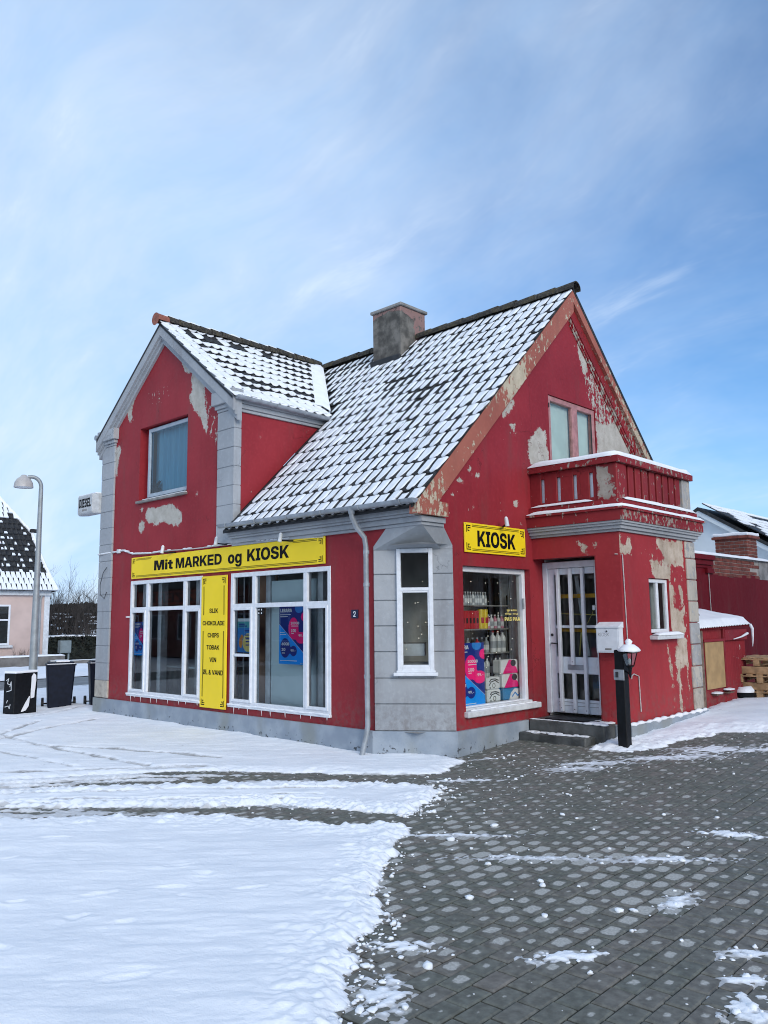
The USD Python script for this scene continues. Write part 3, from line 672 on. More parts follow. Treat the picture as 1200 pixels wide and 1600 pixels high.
ROOF_Z0, ROOF_S, ROOF_Y0 = 3.42, .98, -.2          # upper face of the front tiles: z = 3.42 + .98 (y + .2)
RIDGE_Y, RIDGE_Z = 4.0, 7.536
CX, CZ, CS, CH = -6.47, 7.62, .80, 2.40            # cross gable ridge x, height, slope, half width
zmain = lambda y: ROOF_Z0+ROOF_S*(np.asarray(y)-ROOF_Y0)
zcross = lambda x: CZ-CS*np.abs(np.asarray(x)-CX)

# walls
LW, RW, GW = (-7.50, .485, -5.05, 2.633), (-4.22, .485, -1.765, 2.633), (-7.31, 4.175, -5.63, 5.635)
pa = Polygon([(-8.75, .3), (-.86, .3), (-.86, 2.845), (-.60, 3.1), (-.60, 3.2), (-4.18, 3.2), (-4.18, 5.72), (-4.18, 5.76), (CX, 7.55), (-8.75, 5.76)])
wall('street_wall', FA, pa, m_wall, A_P, A_F, holes=[LW, RW, GW], reveal=.16)
KW, BW = (.865, .50, 2.525, 2.582), (3.24, 3.6, 4.78, 5.505)
pb = Polygon([(.628, .3), (2.95, .3), (8.1, .3), (8.1, 3.4), (RIDGE_Y, 7.40), (.0, 3.5), (0., 3.1), (.42, 3.1), (.628, 2.855)])
wall('gable_wall', FB, pb, m_wall, B_P, B_F, holes=[KW, BW], reveal=.14)
# side cheek of the cross gable
ys_ = np.linspace(0, 2.12, 24); pc = Polygon([(0, 3.3), *[(y, float(zmain(y))-.06) for y in ys_], (2.12, 5.74), (0, 5.74)])
wall('cross_gable_cheek', Fr((-4.18, 0, 0), (0, 1, 0)), pc, m_wall, [[(.30, 3.75), (.42, 3.8), (.35, 3.7)], [(.5, 5.02), (.56, 5.06), (.52, 4.98)]], [([(0, 3.4), (.5, 4), (.3, 4.2), (0, 3.9)], .35), ([(1.4, 5.7), (2.0, 5.7), (2.0, 5.3), (1.6, 5.0)], .3)])
# hidden far walls
b = MB(); b.box(-8.74, -8.70, 0.0, 8.1, .3, 5.7); b.box(-8.7, -.02, 8.06, 8.1, .3, 3.4); trim('rear_wall', b, m_wall)
# plinth
def ring(off):
    return [(-8.80-off*.2, -.05-off), (-.89, -.05-off), (.05+off, .62), (.05+off, 2.30)]
q = ring(.0)
pl = Polygon(q+[(-.3, 2.30), (-.3, 1.0), (-1.0, .3), (-8.8, .3)])
b = MB(); b.prism(pl, -.2, .348); put('plinth', b, m_plinth, house)
b = MB(); b.box(-8.80, -8.6, .3, 8.15, -.2, .348); put('plinth', b, m_plinth, house)

# corner bay: coursed grey blocks on the chamfer
JZ = [.352, .707, 1.05, 1.406, 1.755, 2.102, 2.461, 2.806]
W0, W1, WZ0, WZ1 = .335, .80, 1.157, 2.80
b = MB(); b.box(0, W0, .34, 2.80, -.05, -.012, F=FC); b.box(W1, CW, .34, 2.80, -.05, -.012, F=FC); b.box(W0, W1, .34, WZ0-.02, -.05, -.012, F=FC); trim('corner_bay', b, m_grey)
for i in range(7):
    z0, z1 = JZ[i]+.006, JZ[i+1]-.006
    spans = [(0, CW)] if z1 < WZ0 else ([(0, W0), (W1, CW)])
    for s0, s1 in spans:
        b = MB()
        if z0 < WZ0 < z1 and len(spans) == 2:
            b.box(s0, s1, z0, z1, -.05, .012+rng.uniform(-.002, .002), .006, F=FC)
        else: b.box(s0, s1, z0, z1, -.05, .012+rng.uniform(-.002, .002), .006, F=FC)
        trim('quoin_block', b, m_grey, flake=rng.choice([0, .1, .2, .25]))
    if len(spans) == 2 and z0 < WZ0: 
        b = MB(); b.box(W0+.002, W1-.002, z0, WZ0-.03, -.05, .010, .004, F=FC); trim('quoin_block', b, m_grey)
# broach stop above the bay
L0, B1, B2, R0 = FC([(0, 2.80, .012)])[0], FC([(.198, 2.80, .012)])[0], FC([(.931, 2.80, .012)])[0], FC([(CW, 2.80, .012)])[0]
ap = np.array([.03, -.03, 3.10]); LT, RT = np.array([-.60, -.03, 3.10]), np.array([.03, .42, 3.10]); L1, R1 = L0+[0, 0, .05], R0+[0, 0, .05]
b = MB(); b.poly([L0, B1, ap, LT, L1]); b.poly([B2, R0, R1, RT, ap]); b.poly([B1, B2, ap]); trim('broach_stop', b, m_grey)
# main cornice, wraps the corner
b = MB()
for z0, z1, w in ((3.085, 3.125, .045), (3.129, 3.20, .075), (3.204, 3.235, .12), (3.239, 3.33, .15), (3.334, 3.36, .20)):
    P = unary_union([sbox(-4.16, -w, .0+w, .1), sbox(-.3, -w, w, .42)]) if z1 < 3.21 else sbox(-4.16, -w, -.004, .1)
    b.prism(P, z0, z1)
trim('cornice', b, m_grey, flake=.25)
b = MB()   # cornice under the cross gable eave
for z0, z1, w in ((5.42, 5.47, .04), (5.474, 5.55, .07), (5.554, 5.60, .11), (5.604, 5.70, .14)): b.box(-4.20, -4.18+w, .02, 2.1, z0, z1, .004)
trim('cornice', b, m_grey, flake=.35)
# quoins of the cross gable front
for (x0, x1), z0, z1 in (((-8.78, -8.26), .36, 5.45), ((-4.64, -4.15), 3.14, 5.45)):
    n = int(round((z1-z0)/.336)); h = (z1-z0)/n
    for i in range(n):
        b = MB(); e = rng.uniform(-.003, .003); b.box(x0, x1+e, z0+i*h+.005, z0+(i+1)*h-.005, -.12, .035+e, .006, F=FA); trim('quoin_block', b, m_stone if i == 0 and x0 < -8 else m_grey, flake=rng.choice([0, .05, .1, .2]))
    b = MB(); b.box(x0+.012, x1-.012, z0, z1, -.11, .022, F=FA); trim('quoin_core', b, m_grey)
    b = MB()
    for zz0, zz1, w in ((5.453, 5.50, .045), (5.503, 5.57, .075), (5.573, 5.80, .12)):
        b.box(x0-(w-.035), x1+(w-.035)*(1 if x0 < -8 else .6), zz0, zz1, -.12, w, .006, F=FA)
    trim('quoin_capital', b, m_grey, flake=.3)
# raking bands of the cross gable (grey)
def rake(name, F, u0, z_at, u1, drop0, drop1, w0, w1, mat, flake, z_ap, u_ap, patches=()):
    for s in (0, 1):
        ua = u0 if s == 0 else u1
        P = Polygon([(ua, z_at(ua)-drop0), (u_ap, z_ap-drop0), (u_ap, z_ap-drop1), (ua, z_at(ua)-drop1)])
        b = MB(); b.prism(P, w0, w1, F); trim(name, b, mat, flake=flake)
for d0, d1, w1 in ((.04, .30, .13), (.302, .36, .09), (.362, .45, .05)):
    rake('raking_cornice', FA, CX-CH-.02, zcross, CX+CH+.02, d0, d1, -.05, w1, m_grey, .2, CZ, CX)
# salmon raking bands of the main gable
zg = lambda y: RIDGE_Z-ROOF_S*np.abs(np.asarray(y)-RIDGE_Y)
for s in (-1, 1):
    for d0, d1, w1, mt, fl in ((.05, .44, .11, m_salmon, .42), (.442, .50, .055, m_trim_red, .5)):
        if s == -1: yA = -.22
        else: yA = 8.3
        if s == 1 and d1 < .45: d1 = .26
        if s == 1 and d0 > .4: d0, d1, w1 = .262, .52, .05
        P = Polygon([(yA, float(zg(yA))-d0), (RIDGE_Y, RIDGE_Z-d0), (RIDGE_Y, RIDGE_Z-d1), (yA, float(zg(yA))-d1)])
        if s == -1: P = P.intersection(sbox(-1, 3.37, 9, 9))
        n = 40; b = MB(); b.prism(P, -.04, w1, FB)
        m = trimesh.Trimesh(*b.mesh(), process=False).subdivide_to_size(.25)
        vv, ff = np.array(m.vertices), np.array(m.faces)
        fl2 = np.clip(fl*.55+(meshkit.fbm(vv*.9, 3, 9)-.45)*2.2*(1-np.clip((vv[:, 1]-2.2)/1.4, 0, 1)), 0, 1.) if s == -1 else np.clip(.2+(vv[:, 1]-4.5)*.3, 0, .95)
        put('raking_band', (vv, ff), mt, house, pv={'peel': np.full(len(vv), -.3), 'flake': fl2})
    if s == 1:
        for d0, d1, w1 in ((.524, .60, .035), (.604, .66, .02)):
            P = Polygon([(8.2, float(zg(8.2))-d0), (RIDGE_Y, RIDGE_Z-d0), (RIDGE_Y, RIDGE_Z-d1), (8.2, float(zg(8.2))-d1)]); b = MB(); b.prism(P, -.04, w1, FB); trim('raking_moulding', b, m_trim_red, flake=.7)
b = MB(); b.prism(Polygon([(-.235, 3.212), (.41, 3.212), (.41, 3.40), (.05, 3.41), (-.235, 3.41)]), -.0, .135, FB); trim('kneeler_block', b, m_salmon, flake=.5)

# ------------------------------------------------------------------ roofs
def tile_profile(s):
    return np.interp(s, [0, .08, .2, .36, .52, .66, .78, .89, 1.0], [.022, .010, .002, 0, .003, .011, .024, .029, .022])
SP = np.array([0, .08, .2, .36, .52, .66, .78, .89, 1.0])
def make_tile(O, S, T, N, w, l, r, lift=.022):
    """roof tile: O lower left corner, S along the eave, T up the slope, N normal"""
    jn, jt = r.gauss(0, .0022), r.gauss(0, .004); tw = r.gauss(0, .004)
    pr_ = tile_profile(SP); v = []
    for t, hgt in ((0, lift+jn), (l, .0)):
        for s_, z_ in zip(SP, pr_): v.append(O+S*(s_*w)+T*(t+jt)+N*(z_+hgt+tw*(s_-.5)))
    for s_, z_ in zip(SP, pr_): v.append(O+S*(s_*w)+T*jt+N*(z_+jn+lift-.018+tw*(s_-.5)))
    n = len(SP); f = []
    for k in range(n-1): f += [[k, k+1, n+k+1, n+k], [2*n+k, 2*n+k+1, k+1, k]]
    return np.array(v), np.array(f)
def snow_cap(O, S, T, N, w, l, s0, s1, t0, t1, thick, r, ns=7, nt=7):
    us = np.array([-1, -.94, -.5, 0, .5, .94, 1.]); tt = np.array([-1, -.955, -.6, 0, .5, .97, 1.])
    Ug, Tg = np.meshgrid(us, tt, indexing='ij')
    # squircle outline with a little irregularity
    ph = r.uniform(0, 6.3); sc = 1+.05*np.sin(3*np.arctan2(Tg, Ug)+ph)+r.uniform(-.05, .03)
    sx = np.where(Tg < 0, Ug*np.sqrt(np.clip(1-.30*(np.abs(Tg))**6, 0, 1)), Ug)
    s_ = (s0+s1)/2+sx*(s1-s0)/2*sc; t_ = (t0+t1)/2+Tg*(t1-t0)/2
    t_ = t_+np.where(Tg < 0, .012*(np.abs(Ug)**2)*2, 0)
    edge = np.maximum(np.abs(Ug), np.abs(Tg)*(Tg < 0)+np.abs(Tg)*.75*(Tg >= 0))
    hh = thick*(1-.28*edge**3)
    base = tile_profile(np.clip(s_, 0, 1))+.022*(1-t_/l)
    lvl = base*.4+.016
    z_ = np.where(edge > .97, base-.004, np.maximum(lvl, base)+hh)
    v = O+S*(s_[..., None]*w)+T*t_[..., None]+N*z_[..., None]
    I = np.arange(ns*nt).reshape(ns, nt); f = np.stack([I[:-1, :-1], I[1:, :-1], I[1:, 1:], I[:-1, 1:]], -1).reshape(-1, 4)
    return v.reshape(-1, 3), f
tr = random.Random(5)
# main roof front slope
al = math.atan(ROOF_S); Tm = np.array([0, math.cos(al), math.sin(al)]); Nm = np.array([0, -math.sin(al), math.cos(al)]); Sm = np.array([1., 0, 0])
b = MB(); th = .07
x0r, x1r = -8.9, .09
for (ya, yb) in ((-.22, RIDGE_Y), (8.22, RIDGE_Y)):
    za, zb = float(zg(ya))-.065, RIDGE_Z-.065
    parts_ = [(x0r, x1r, ya)] if ya > 1 else [(-4.17, x1r, ya), (x0r, -4.17, 2.0)]
    for xa_, xb_, yc_ in parts_:
        zc_ = float(zg(yc_))-.065
        b.quad((xa_, yc_, zc_), (xb_, yc_, zc_), (xb_, yb, zb), (xa_, yb, zb)); b.quad((xa_, yc_, zc_-.05), (xa_, yb, zb-.05), (xb_, yb, zb-.05), (xb_, yc_, zc_-.05))
        b.quad((xa_, yc_, zc_-.05), (xb_, yc_, zc_-.05), (xb_, yc_, zc_), (xa_, yc_, zc_))
    b.quad((x1r, ya, za-.05), (x1r, yb, zb-.05), (x1r, yb, zb), (x1r, ya, za))
main_roof = put('main_roof', b, m_dark, house)
TWm, TLm = .207, .349
cols = 43; rows = 17
tiles, snow = [], MB()
O0 = np.array([.115, -.26, 0.]); O0[2] = float(zmain(-.26))-.05
p_view = np.array(CAM_POS)
for r_ in range(rows):
    for c_ in range(cols):
        O = O0-Sm*TWm*(c_+1)+Tm*TLm*r_
        ctr = O+Sm*TWm*.5+Tm*TLm*.5
        if zcross(ctr[0]) > ctr[2]-.02 and abs(ctr[0]-CX) < CH: continue
        if ctr[0] < -4.16 and ctr[1] < 1.9: continue
        if ctr[0] < -8.8: continue
        l = min(TLm+.045, (5.76-r_*TLm)) if r_ == rows-1 else TLm+.045
        v, f = make_tile(O, Sm, Tm, Nm, TWm, l, tr)
        tiles.append((np.linalg.norm(ctr-p_view), v, f))
        # snow: thin and patchy towards the valley and in the belly of the roof
        nn = float(meshkit.fbm(np.array([[ctr[0]*1.1, ctr[1]*.9, ctr[2]*.9]]), 3, 17)[0])
        bare = max(0., nn-.54)*2.2*(1 if ctr[0] < -1.2 else .3)+max(0, (-ctr[0]-4.6))*.16*(1 if ctr[1] > 2.2 else 0)
        if ctr[2] > 7.0 and ctr[0] < -3.0: bare += .22
        if ctr[0] < -3.9 and abs(ctr[1]-((ctr[0]+4.2)*.0+1.0)) < 1.4 and (ctr[0]+4.2)*1.0 < .25: bare += .22
        cov = 1-min(.62, bare)+tr.uniform(-.05, .03)
        if tr.random() < .015: cov -= .3
        if cov < .3: continue
        s0_, s1_ = .135+tr.uniform(-.05, .05), 1.0+tr.uniform(-.06, .03)
        if cov < .8: s0_ += .08*tr.random(); s1_ -= (1-cov)*.35
        wv = tr.uniform(.0, .03)
        v, f = snow_cap(O, Sm, Tm, Nm, TWm, TLm, s0_, s1_, .002+wv*.25, TLm*(.34+.66*cov if cov < .8 else .97+tr.uniform(-.05, .05)), .014+tr.uniform(-.005, .006), tr)
        snow.add(v, f)
tiles.sort(key=lambda t: t[0])
for d, v, f in tiles[:300]: put('roof_tile', (v, f), m_tile, main_roof, smooth=40)
if tiles[300:]:
    b = MB()
    for d, v, f in tiles[300:]: b.add(v, f)
    put('far_roof_tiles', b, m_tile, main_roof, smooth=40, kind='stuff')
put('roof_snow', snow, m_roofsnow, main_roof, smooth=True, kind='stuff')
# cross gable roof
ac = math.atan(CS)
cross_v = []
b = MB()
for s in (-1, 1):
    xe = CX+s*CH
    P = [(xe, -.14, CZ-CS*CH-.065), (CX, -.14, CZ-.065), (CX, 4.2, CZ-.065), (xe, 4.2 if s < 0 else 2.25, CZ-CS*CH-.065)]
    if s > 0: P = P[::-1]
    b.quad(*P); b.quad(*[(p[0], p[1], p[2]-.045) for p in P[::-1]])
    b.quad((xe, -.14, P[0][2]-.045) if s < 0 else (xe, -.14, CZ-CS*CH-.11), (CX, -.14, CZ-.11), (CX, -.14, CZ-.065), (xe, -.14, CZ-CS*CH-.065))
cross_roof = put('cross_gable_roof', b, m_dark, house)
snow = MB(); tiles = []
for s in (1, -1):
    # s=1: slope falling to +x ; eave runs along y
    Tc = np.array([-s*math.cos(ac), 0, math.sin(ac)]); Nc = np.array([s*math.sin(ac), 0, math.cos(ac)]); Sc = np.array([0, s*1.0, 0])
    slope_len = CH/math.cos(ac); TWc, TLc = .207, .336; rws = int(slope_len/TLc)+1
    for r_ in range(rws):
        for c_ in range(21):
            y0 = -.17+TWc*c_
            O = np.array([CX+s*(CH+.05), y0 if s > 0 else y0+TWc, CZ-CS*(CH+.05)-.045])+Tc*TLc*r_
            l = min(TLc+.045, slope_len+.06-r_*TLc)
            if l < .08: continue
            ctr = O+Sc*TWc*.5+Tc*TLc*.5
            if s < 0: continue
            if s > 0 and float(zmain(ctr[1])) > ctr[2]+.02: continue
            v, f = make_tile(O, Sc, Tc, Nc, TWc, l, tr); tiles.append((np.linalg.norm(ctr-p_view), v, f))
            if s < 0: continue
            verge = c_ < 2 or r_ < 1
            nn = float(meshkit.fbm(np.array([[ctr[0]*1.5, ctr[1]*1.5, 2.2]]), 3, 23)[0])
            if verge: s0_, s1_, t1_, tk = .0, 1.0, min(l, TLc*1.02), .024
            else:
                full = np.clip((nn-.46)*5+.35+max(0, ctr[1]-2.0)*.25, .0, 1.)
                s0_, s1_ = .20+tr.uniform(-.06, .06)-.14*full, .97+tr.uniform(-.06, .03)
                t1_ = TLc*(.40+.46*full+tr.uniform(-.08, .08)); tk = .022
                if r_ == rws-2 and tr.random() < .5: continue
            v, f = snow_cap(O, Sc, Tc, Nc, TWc, TLc, s0_, s1_, .0+tr.uniform(0, .015), min(t1_, l), tk+tr.uniform(-.004, .006), tr); snow.add(v, f)
tiles.sort(key=lambda t: t[0])
for d, v, f in tiles: put('roof_tile', (v, f), m_tile, cross_roof, smooth=40)
put('roof_snow', snow, m_roofsnow, cross_roof, smooth=True, kind='stuff')
# snow filled valley
def valley_pt(t):
    z = 5.72+(RIDGE_Z-5.72)*t; x = CX+(CZ-z)/CS; y = ROOF_Y0+(z-ROOF_Z0)/ROOF_S
    return np.array([x, y, z])
vm, nt_ = [], 26
for i in range(nt_):
    p = valley_pt(i/(nt_-1)*.985)
    for k2, (dx, dy) in enumerate(((.0, -.22), (.0, -.12), (.0, 0), (-.13, 0), (-.24, 0))):
        q2 = p.copy()
        if k2 < 2: q2 += Tm*dy*1.2+Sm*(-dy)*.75; base = float(zmain(q2[1]))
        elif k2 == 2: base = p[2]
        else: q2 += np.array([dx, -(-dx)*.75, 0]); base = float(zcross(q2[0]))
        e = (0.0 if k2 in (0, 4) else .05)+float(meshkit.noise(np.array([[i*.8, k2*1.3, 4.]]))[0]-.5)*.03
        vm.append([q2[0], q2[1], base+e+(.012 if k2 in (0, 4) else .02)])
I = np.arange(nt_*5).reshape(nt_, 5); f = np.stack([I[:-1, :-1], I[:-1, 1:], I[1:, 1:], I[1:, :-1]], -1).reshape(-1, 4)
put('valley_snow', (np.array(vm), f), m_snow, house, smooth=True)
# ridge tiles
def ridge(name, a, b2, n, parent, mats, r=.115, sag=0.):
    a, b2 = np.array(a, float), np.array(b2, float); d = (b2-a)/n; u = d/np.linalg.norm(d); side = np.cross(u, [0, 0, 1.])
    for i in range(n):
        p0, p1 = a+d*i-u*.03, a+d*(i+1); rr = [r*1.12, r*.97]; v = []
        j = rng.gauss(0, .006)
        for p, q in ((p0, rr[0]), (p1, rr[1])):
            for th in np.linspace(-.25, math.pi+.25, 11): v.append(p+side*q*math.cos(th)+np.array([0, 0, q*math.sin(th)*.95+j]))
        for p, q in ((p0, rr[0]-.018),):
            for th in np.linspace(-.25, math.pi+.25, 11): v.append(p+side*q*math.cos(th)+np.array([0, 0, q*math.sin(th)*.95+j]))
        f = []
        for k2 in range(10): f += [[k2, k2+1, 11+k2+1, 11+k2], [k2+1, k2, 22+k2, 22+k2+1]]
        put(name, (np.array(v), np.array(f)), mats[0] if i == 0 else mats[1], parent, smooth=40)
ridge('ridge_tile', (.16, RIDGE_Y, RIDGE_Z-.02), (-8.9, RIDGE_Y, RIDGE_Z-.02), 22, main_roof, (m_ridge, m_ridge))
ridge('ridge_tile', (CX, -.20, CZ-.005), (CX, 3.98, CZ-.005), 17, cross_roof, (m_terra, m_ridge))
b = MB()   # end cap of the terracotta ridge
an = np.linspace(0, 2*math.pi, 20, endpoint=False); b.poly([(CX+.128*math.cos(t), -.232, CZ+.0+.125*math.sin(t)) for t in an[::1]]); put('ridge_end_cap', b, m_terra, cross_roof)
# thin snow along ridges
b = MB()
for (x, n) in ((CX, 30),):
    pts = [(x+.01, -.05+i*.135, CZ+.10+.012*math.sin(i*1.7)) for i in range(n)]; b.tube(pts, [.028*(.5+.5*abs(math.sin(i*.9+.3))) for i in range(n)], 6)
put('ridge_snow', b, m_snow, cross_roof, smooth=True)
# verge board edge tiles in shadow
b = MB(); P = Polygon([(-.27, float(zg(-.27))+.0), (RIDGE_Y, RIDGE_Z-.012), (RIDGE_Y, RIDGE_Z-.062), (-.27, float(zg(-.27))-.062)]); b.prism(P, .06, .098, FB); put('verge_edge', b, m_tile, main_roof)
P = Polygon([(8.25, float(zg(8.25))+.02), (RIDGE_Y, RIDGE_Z+.02), (RIDGE_Y, RIDGE_Z-.068), (8.25, float(zg(8.25))-.068)]); b = MB(); b.prism(P, .0, .115, FB); put('verge_edge', b, m_tile, main_roof)
# chimney
cx0, cx1, cy0, cy1, cz0, cz1 = -4.25, -3.465, 3.47, 4.22, 6.8, 8.08
b = MB(); b.box(cx0, cx1, cy0, cy1, cz0, cz1, .012); m = trimesh.Trimesh(*b.mesh(), process=False).subdivide_to_size(.09); vv = np.array(m.vertices)
dc = .56-np.hypot((vv[:, 0]-(cx0+.43))/1.3, np.where(vv[:, 1] < cy0+.02, 0, (vv[:, 1]-cy0)*1.2))-np.clip(vv[:, 2]-7.86, 0, 1)*3+(meshkit.fbm(vv*2.2, 3, 6)-.5)*.35
chim = put('chimney', (vv, np.array(m.faces)), m_chim, house, pv={'peel': np.clip(dc, -.3, .3), 'flake': np.full(len(vv), .35)})
b = MB(); b.box(cx0-.04, cx1+.04, cy0-.04, cy1+.04, cz1+.002, cz1+.065, .012); put('chimney_cap', b, m_render, chim)
b = MB(); b.box(cx0-.02, cx1+.02, cy0-.07, cy0-.003, 6.88, 7.07, .02, R=rot('x', 12)); put('chimney_flashing', b, m_dark, chim)

# gutters and downpipe
def gutter(name, a, b2, r=.062):
    a, b2 = np.array(a, float), np.array(b2, float); u = (b2-a)/np.linalg.norm(b2-a); side = np.cross(u, [0, 0, 1.])
    v = []; th = np.linspace(math.pi, 2*math.pi, 9)
    for p in (a, b2):
        for rr in (r, r-.007):
            for t in th: v.append(p+side*rr*math.cos(t)+np.array([0, 0, rr*math.sin(t)]))
    f = []
    for k in range(8): f += [[k, k+1, 18+k+1, 18+k], [9+k+1, 9+k, 27+k, 27+k+1]]
    f += [[0, 18, 27, 9], [8, 17, 35, 26]]
    gt = put(name, (np.array(v), np.array(f)), m_zinc, house, smooth=40)
    for q2, s in ((a, -1), (b2, 1)):
        c = MB(); c.poly([q2+side*r*math.cos(t)+np.array([0, 0, r*math.sin(t)]) for t in (th if s > 0 else th[::-1])]); put('gutter_end', c, m_zinc, gt)
    n = int(np.linalg.norm(b2-a)/.75)
    for i in range(n+1):
        p = a+(b2-a)*(i+.3)/(n+.6)
        c = MB(); c.tube([p+side*(r+.006)*math.cos(t)+np.array([0, 0, (r+.006)*math.sin(t)]) for t in np.linspace(math.pi*1.0, 2*math.pi, 8)], .008, 5); put('gutter_bracket', c, m_zinc, gt)
    c = MB(); L = np.linalg.norm(b2-a); nn = 40
    return gt
gutter('gutter', (-4.16, -.295, 3.425), (.155, -.295, 3.40))
gutter('gutter', (CX+CH+.075, -.10, CZ-CS*CH-.055), (CX+CH+.075, 2.22, CZ-CS*CH-.10))
b = MB(); b.tube([(CX-CH-.06, -.13, 5.70), (CX-CH-.06, .9, 5.68)], .055, 10); put('gutter', b, m_zinc, house, smooth=40)
dp = [(-1.02, -.295, 3.37), (-1.02, -.295, 3.27), (-1.0, -.22, 3.12), (-.95, -.115, 2.98), (-.94, -.10, 2.85), (-.935, -.10, 1.5), (-.93, -.10, .42), (-.935, -.12, .30), (-.96, -.19, .02), (-.97, -.21, -.05)]
b = MB(); b.tube(dp, .037, 12); dpp = put('downpipe', b, m_zinc, house, smooth=40)
for z in (2.75, 2.3, 1.05):
    b = MB(); b.tube([(-.936, -.10, z), (-.936, -.10, z+.05)], .044, 12); put('pipe_collar', b, m_zinc, dpp, smooth=40)
b = MB(); b.tube([(-1.02, -.295, 3.39), (-1.02, -.295, 3.30)], [.06, .045], 12); put('gutter_outlet', b, m_zinc, dpp, smooth=40)
b = MB(); b.tube([(-4.03, 2.16, 5.58), (-4.03, 2.14, 5.45), (-4.02, 2.03, 5.36)], .04, 8); put('gutter_spout', b, m_zinc, house, smooth=40)

# ------------------------------------------------------------------ windows and door
def framed(name, F, u0, u1, v0, v1, bars, w0, w1, mat, parent, bw=.07, bev=.006):
    """outer frame plus given bars [(u0,u1,v0,v1)] as one mesh"""
    b = MB(); b.box(u0, u0+bw, v0, v1, w0, w1, bev, F=F); b.box(u1-bw, u1, v0, v1, w0, w1, bev, F=F)
    b.box(u0+bw, u1-bw, v1-bw, v1, w0, w1-.002, bev, F=F); b.box(u0+bw, u1-bw, v0, v0+bw, w0, w1-.002, bev, F=F)
    for (a, c, d, e) in bars: b.box(a, c, d, e, w0+.003, w1-.004, bev, F=F)
    return put(name, b, mat, parent)
def pane(F, u0, u1, v0, v1, w, parent, mat=None):
    b = MB(); b.quad(*F([(u0, v0, w), (u1, v0, w), (u1, v1, w), (u0, v1, w)])); return put('pane', b, mat or m_glass, parent)
def sash(F, u0, u1, v0, v1, w0, w1, parent, bw=.045, glass=None):
    b = MB(); b.box(u0, u0+bw, v0, v1, w0, w1, .005, F=F); b.box(u1-bw, u1, v0, v1, w0, w1, .005, F=F); b.box(u0+bw, u1-bw, v1-bw, v1, w0, w1-.002, .005, F=F); b.box(u0+bw, u1-bw, v0, v0+bw, w0, w1-.002, .005, F=F)
    put('sash', b, m_white, parent); pane(F, u0+bw-.01, u1-bw+.01, v0+bw-.01, v1-bw+.01, (w0+w1)/2, parent, glass)
def shop_window(x0, x1, m1, m2):
    b = MB()
    inner = b
    for u in (x0+.05, m1, m2): b.box(u+.05, u+.17, .5, 2.6, -.34, -.20, .004, F=FA)
    b.box(x0+.05, x1-.05, 2.075, 2.12, -.25, -.20, .004, F=FA)
    t0, t1 = 2.055, 2.125
    w = framed('shop_window', FA, x0, x1, .485, 2.633, [(m1-.045, m1+.045, .555, 2.563), (m2-.045, m2+.045, .555, 2.563), (x0+.07, m1-.045, t0, t1), (m1+.045, m2-.045, t0, t1), (m2+.045, x1-.07, t0, t1)], -.09, .012, m_white, house)
    for a, c in ((x0+.07, m1-.045), (m1+.045, m2-.045), (m2+.045, x1-.07)): pane(FA, a-.01, c+.01, t1-.01, 2.573, -.035, w)
    sash(FA, x0+.055, m1-.03, .545, t0+.01, -.05, .028, w); sash(FA, m2+.03, x1-.055, .545, t0+.01, -.05, .028, w)
    pane(FA, m1+.035, m2-.035, .55, t0+.01, -.035, w)
    put('inner_frame', inner, m_offwhite, w)
    b = MB(); b.box(x0-.01, x1+.01, .455, .498, -.05, .045, .008, F=FA); put('sill', b, m_white, w)
    sn = MB(); nn = 34; pts = [(x0+(x1-x0)*i/(nn-1), -.045-.008*math.sin(i*1.3), .498+.004*math.sin(i*.7)) for i in range(nn)]; sn.tube(pts, [.014+.006*math.sin(i*2.1) for i in range(nn)], 6)
    for i in range(9):
        xx = x0+(x1-x0)*((i*.618+.13) % 1); L = .03+.08*((i*.37) % 1); sn.tube([(xx, -.05, .46), (xx, -.048, .46-L)], [.006, .0015], 5)
    put('sill_snow', sn, m_snow, w, smooth=True)
    return w
shop_window(-7.50, -5.05, -6.88, -5.615)
w = shop_window(-4.22, -1.765, -3.60, -2.335)
b = MB(); b.box(-4.09, -3.67, 1.27, 1.315, -.05, .02, .004, F=FA); put('cross_bar', b, m_white, w)
b = MB(); b.box(-7.55, -7.5, 1.93, 1.955, .0, .07, .004, F=FA); put('window_hook', b, m_white, house)
# upper window of the cross gable
w = framed('gable_window', FA, -7.12, -5.64, 4.24, 5.60, [], -.15, -.07, m_greenbox if False else plain('pale_blue_frame_paint', (.36, .42, .48), .5, .1, 8.), house, .07)
pane(FA, -7.06, -5.70, 4.30, 5.54, -.10, w, m_glass_hi)
b = MB(); b.box(-7.31, -7.12, 4.18, 5.63, -.158, -.15, F=FA); trim('window_reveal', b, m_wall)
b = MB(); b.box(-7.34, -5.60, 4.135, 4.18, -.15, .06, .006, F=FA); put('sill', b, m_render, w)
sn = MB(); sn.box(-7.1, -5.62, 4.181, 4.195, -.06, .045, .006, F=FA); put('sill_snow', sn, m_snow, w)
g = G('blue_curtain_cloth'); p = g.pos(); nf = g.noise(g.stretch(p, (7., 1., .25)), 1.4, 4); m_curt = g.bsdf(g.mix(g.step(nf, .3, .7), (.13, .42, .58), (.22, .55, .70)), .8)
nc = 90; cu = np.linspace(-7.1, -5.66, nc); cvx = []
for i, u in enumerate(cu):
    d = -.24+.02*math.sin(u*34)+.012*math.sin(u*13+1)
    cvx += [FA([(u, 4.26, d)])[0], FA([(u, 5.58, d)])[0]]
I = np.arange(nc*2).reshape(nc, 2); put('curtain', (np.array(cvx), np.stack([I[:-1, 0], I[1:, 0], I[1:, 1], I[:-1, 1]], -1)), m_curt, w, smooth=True)
b = MB(); b.lathe([(.0, 0), (.05, 0), (.07, .12), (.0, .12)], (-6.93, .17, 4.31), 12)
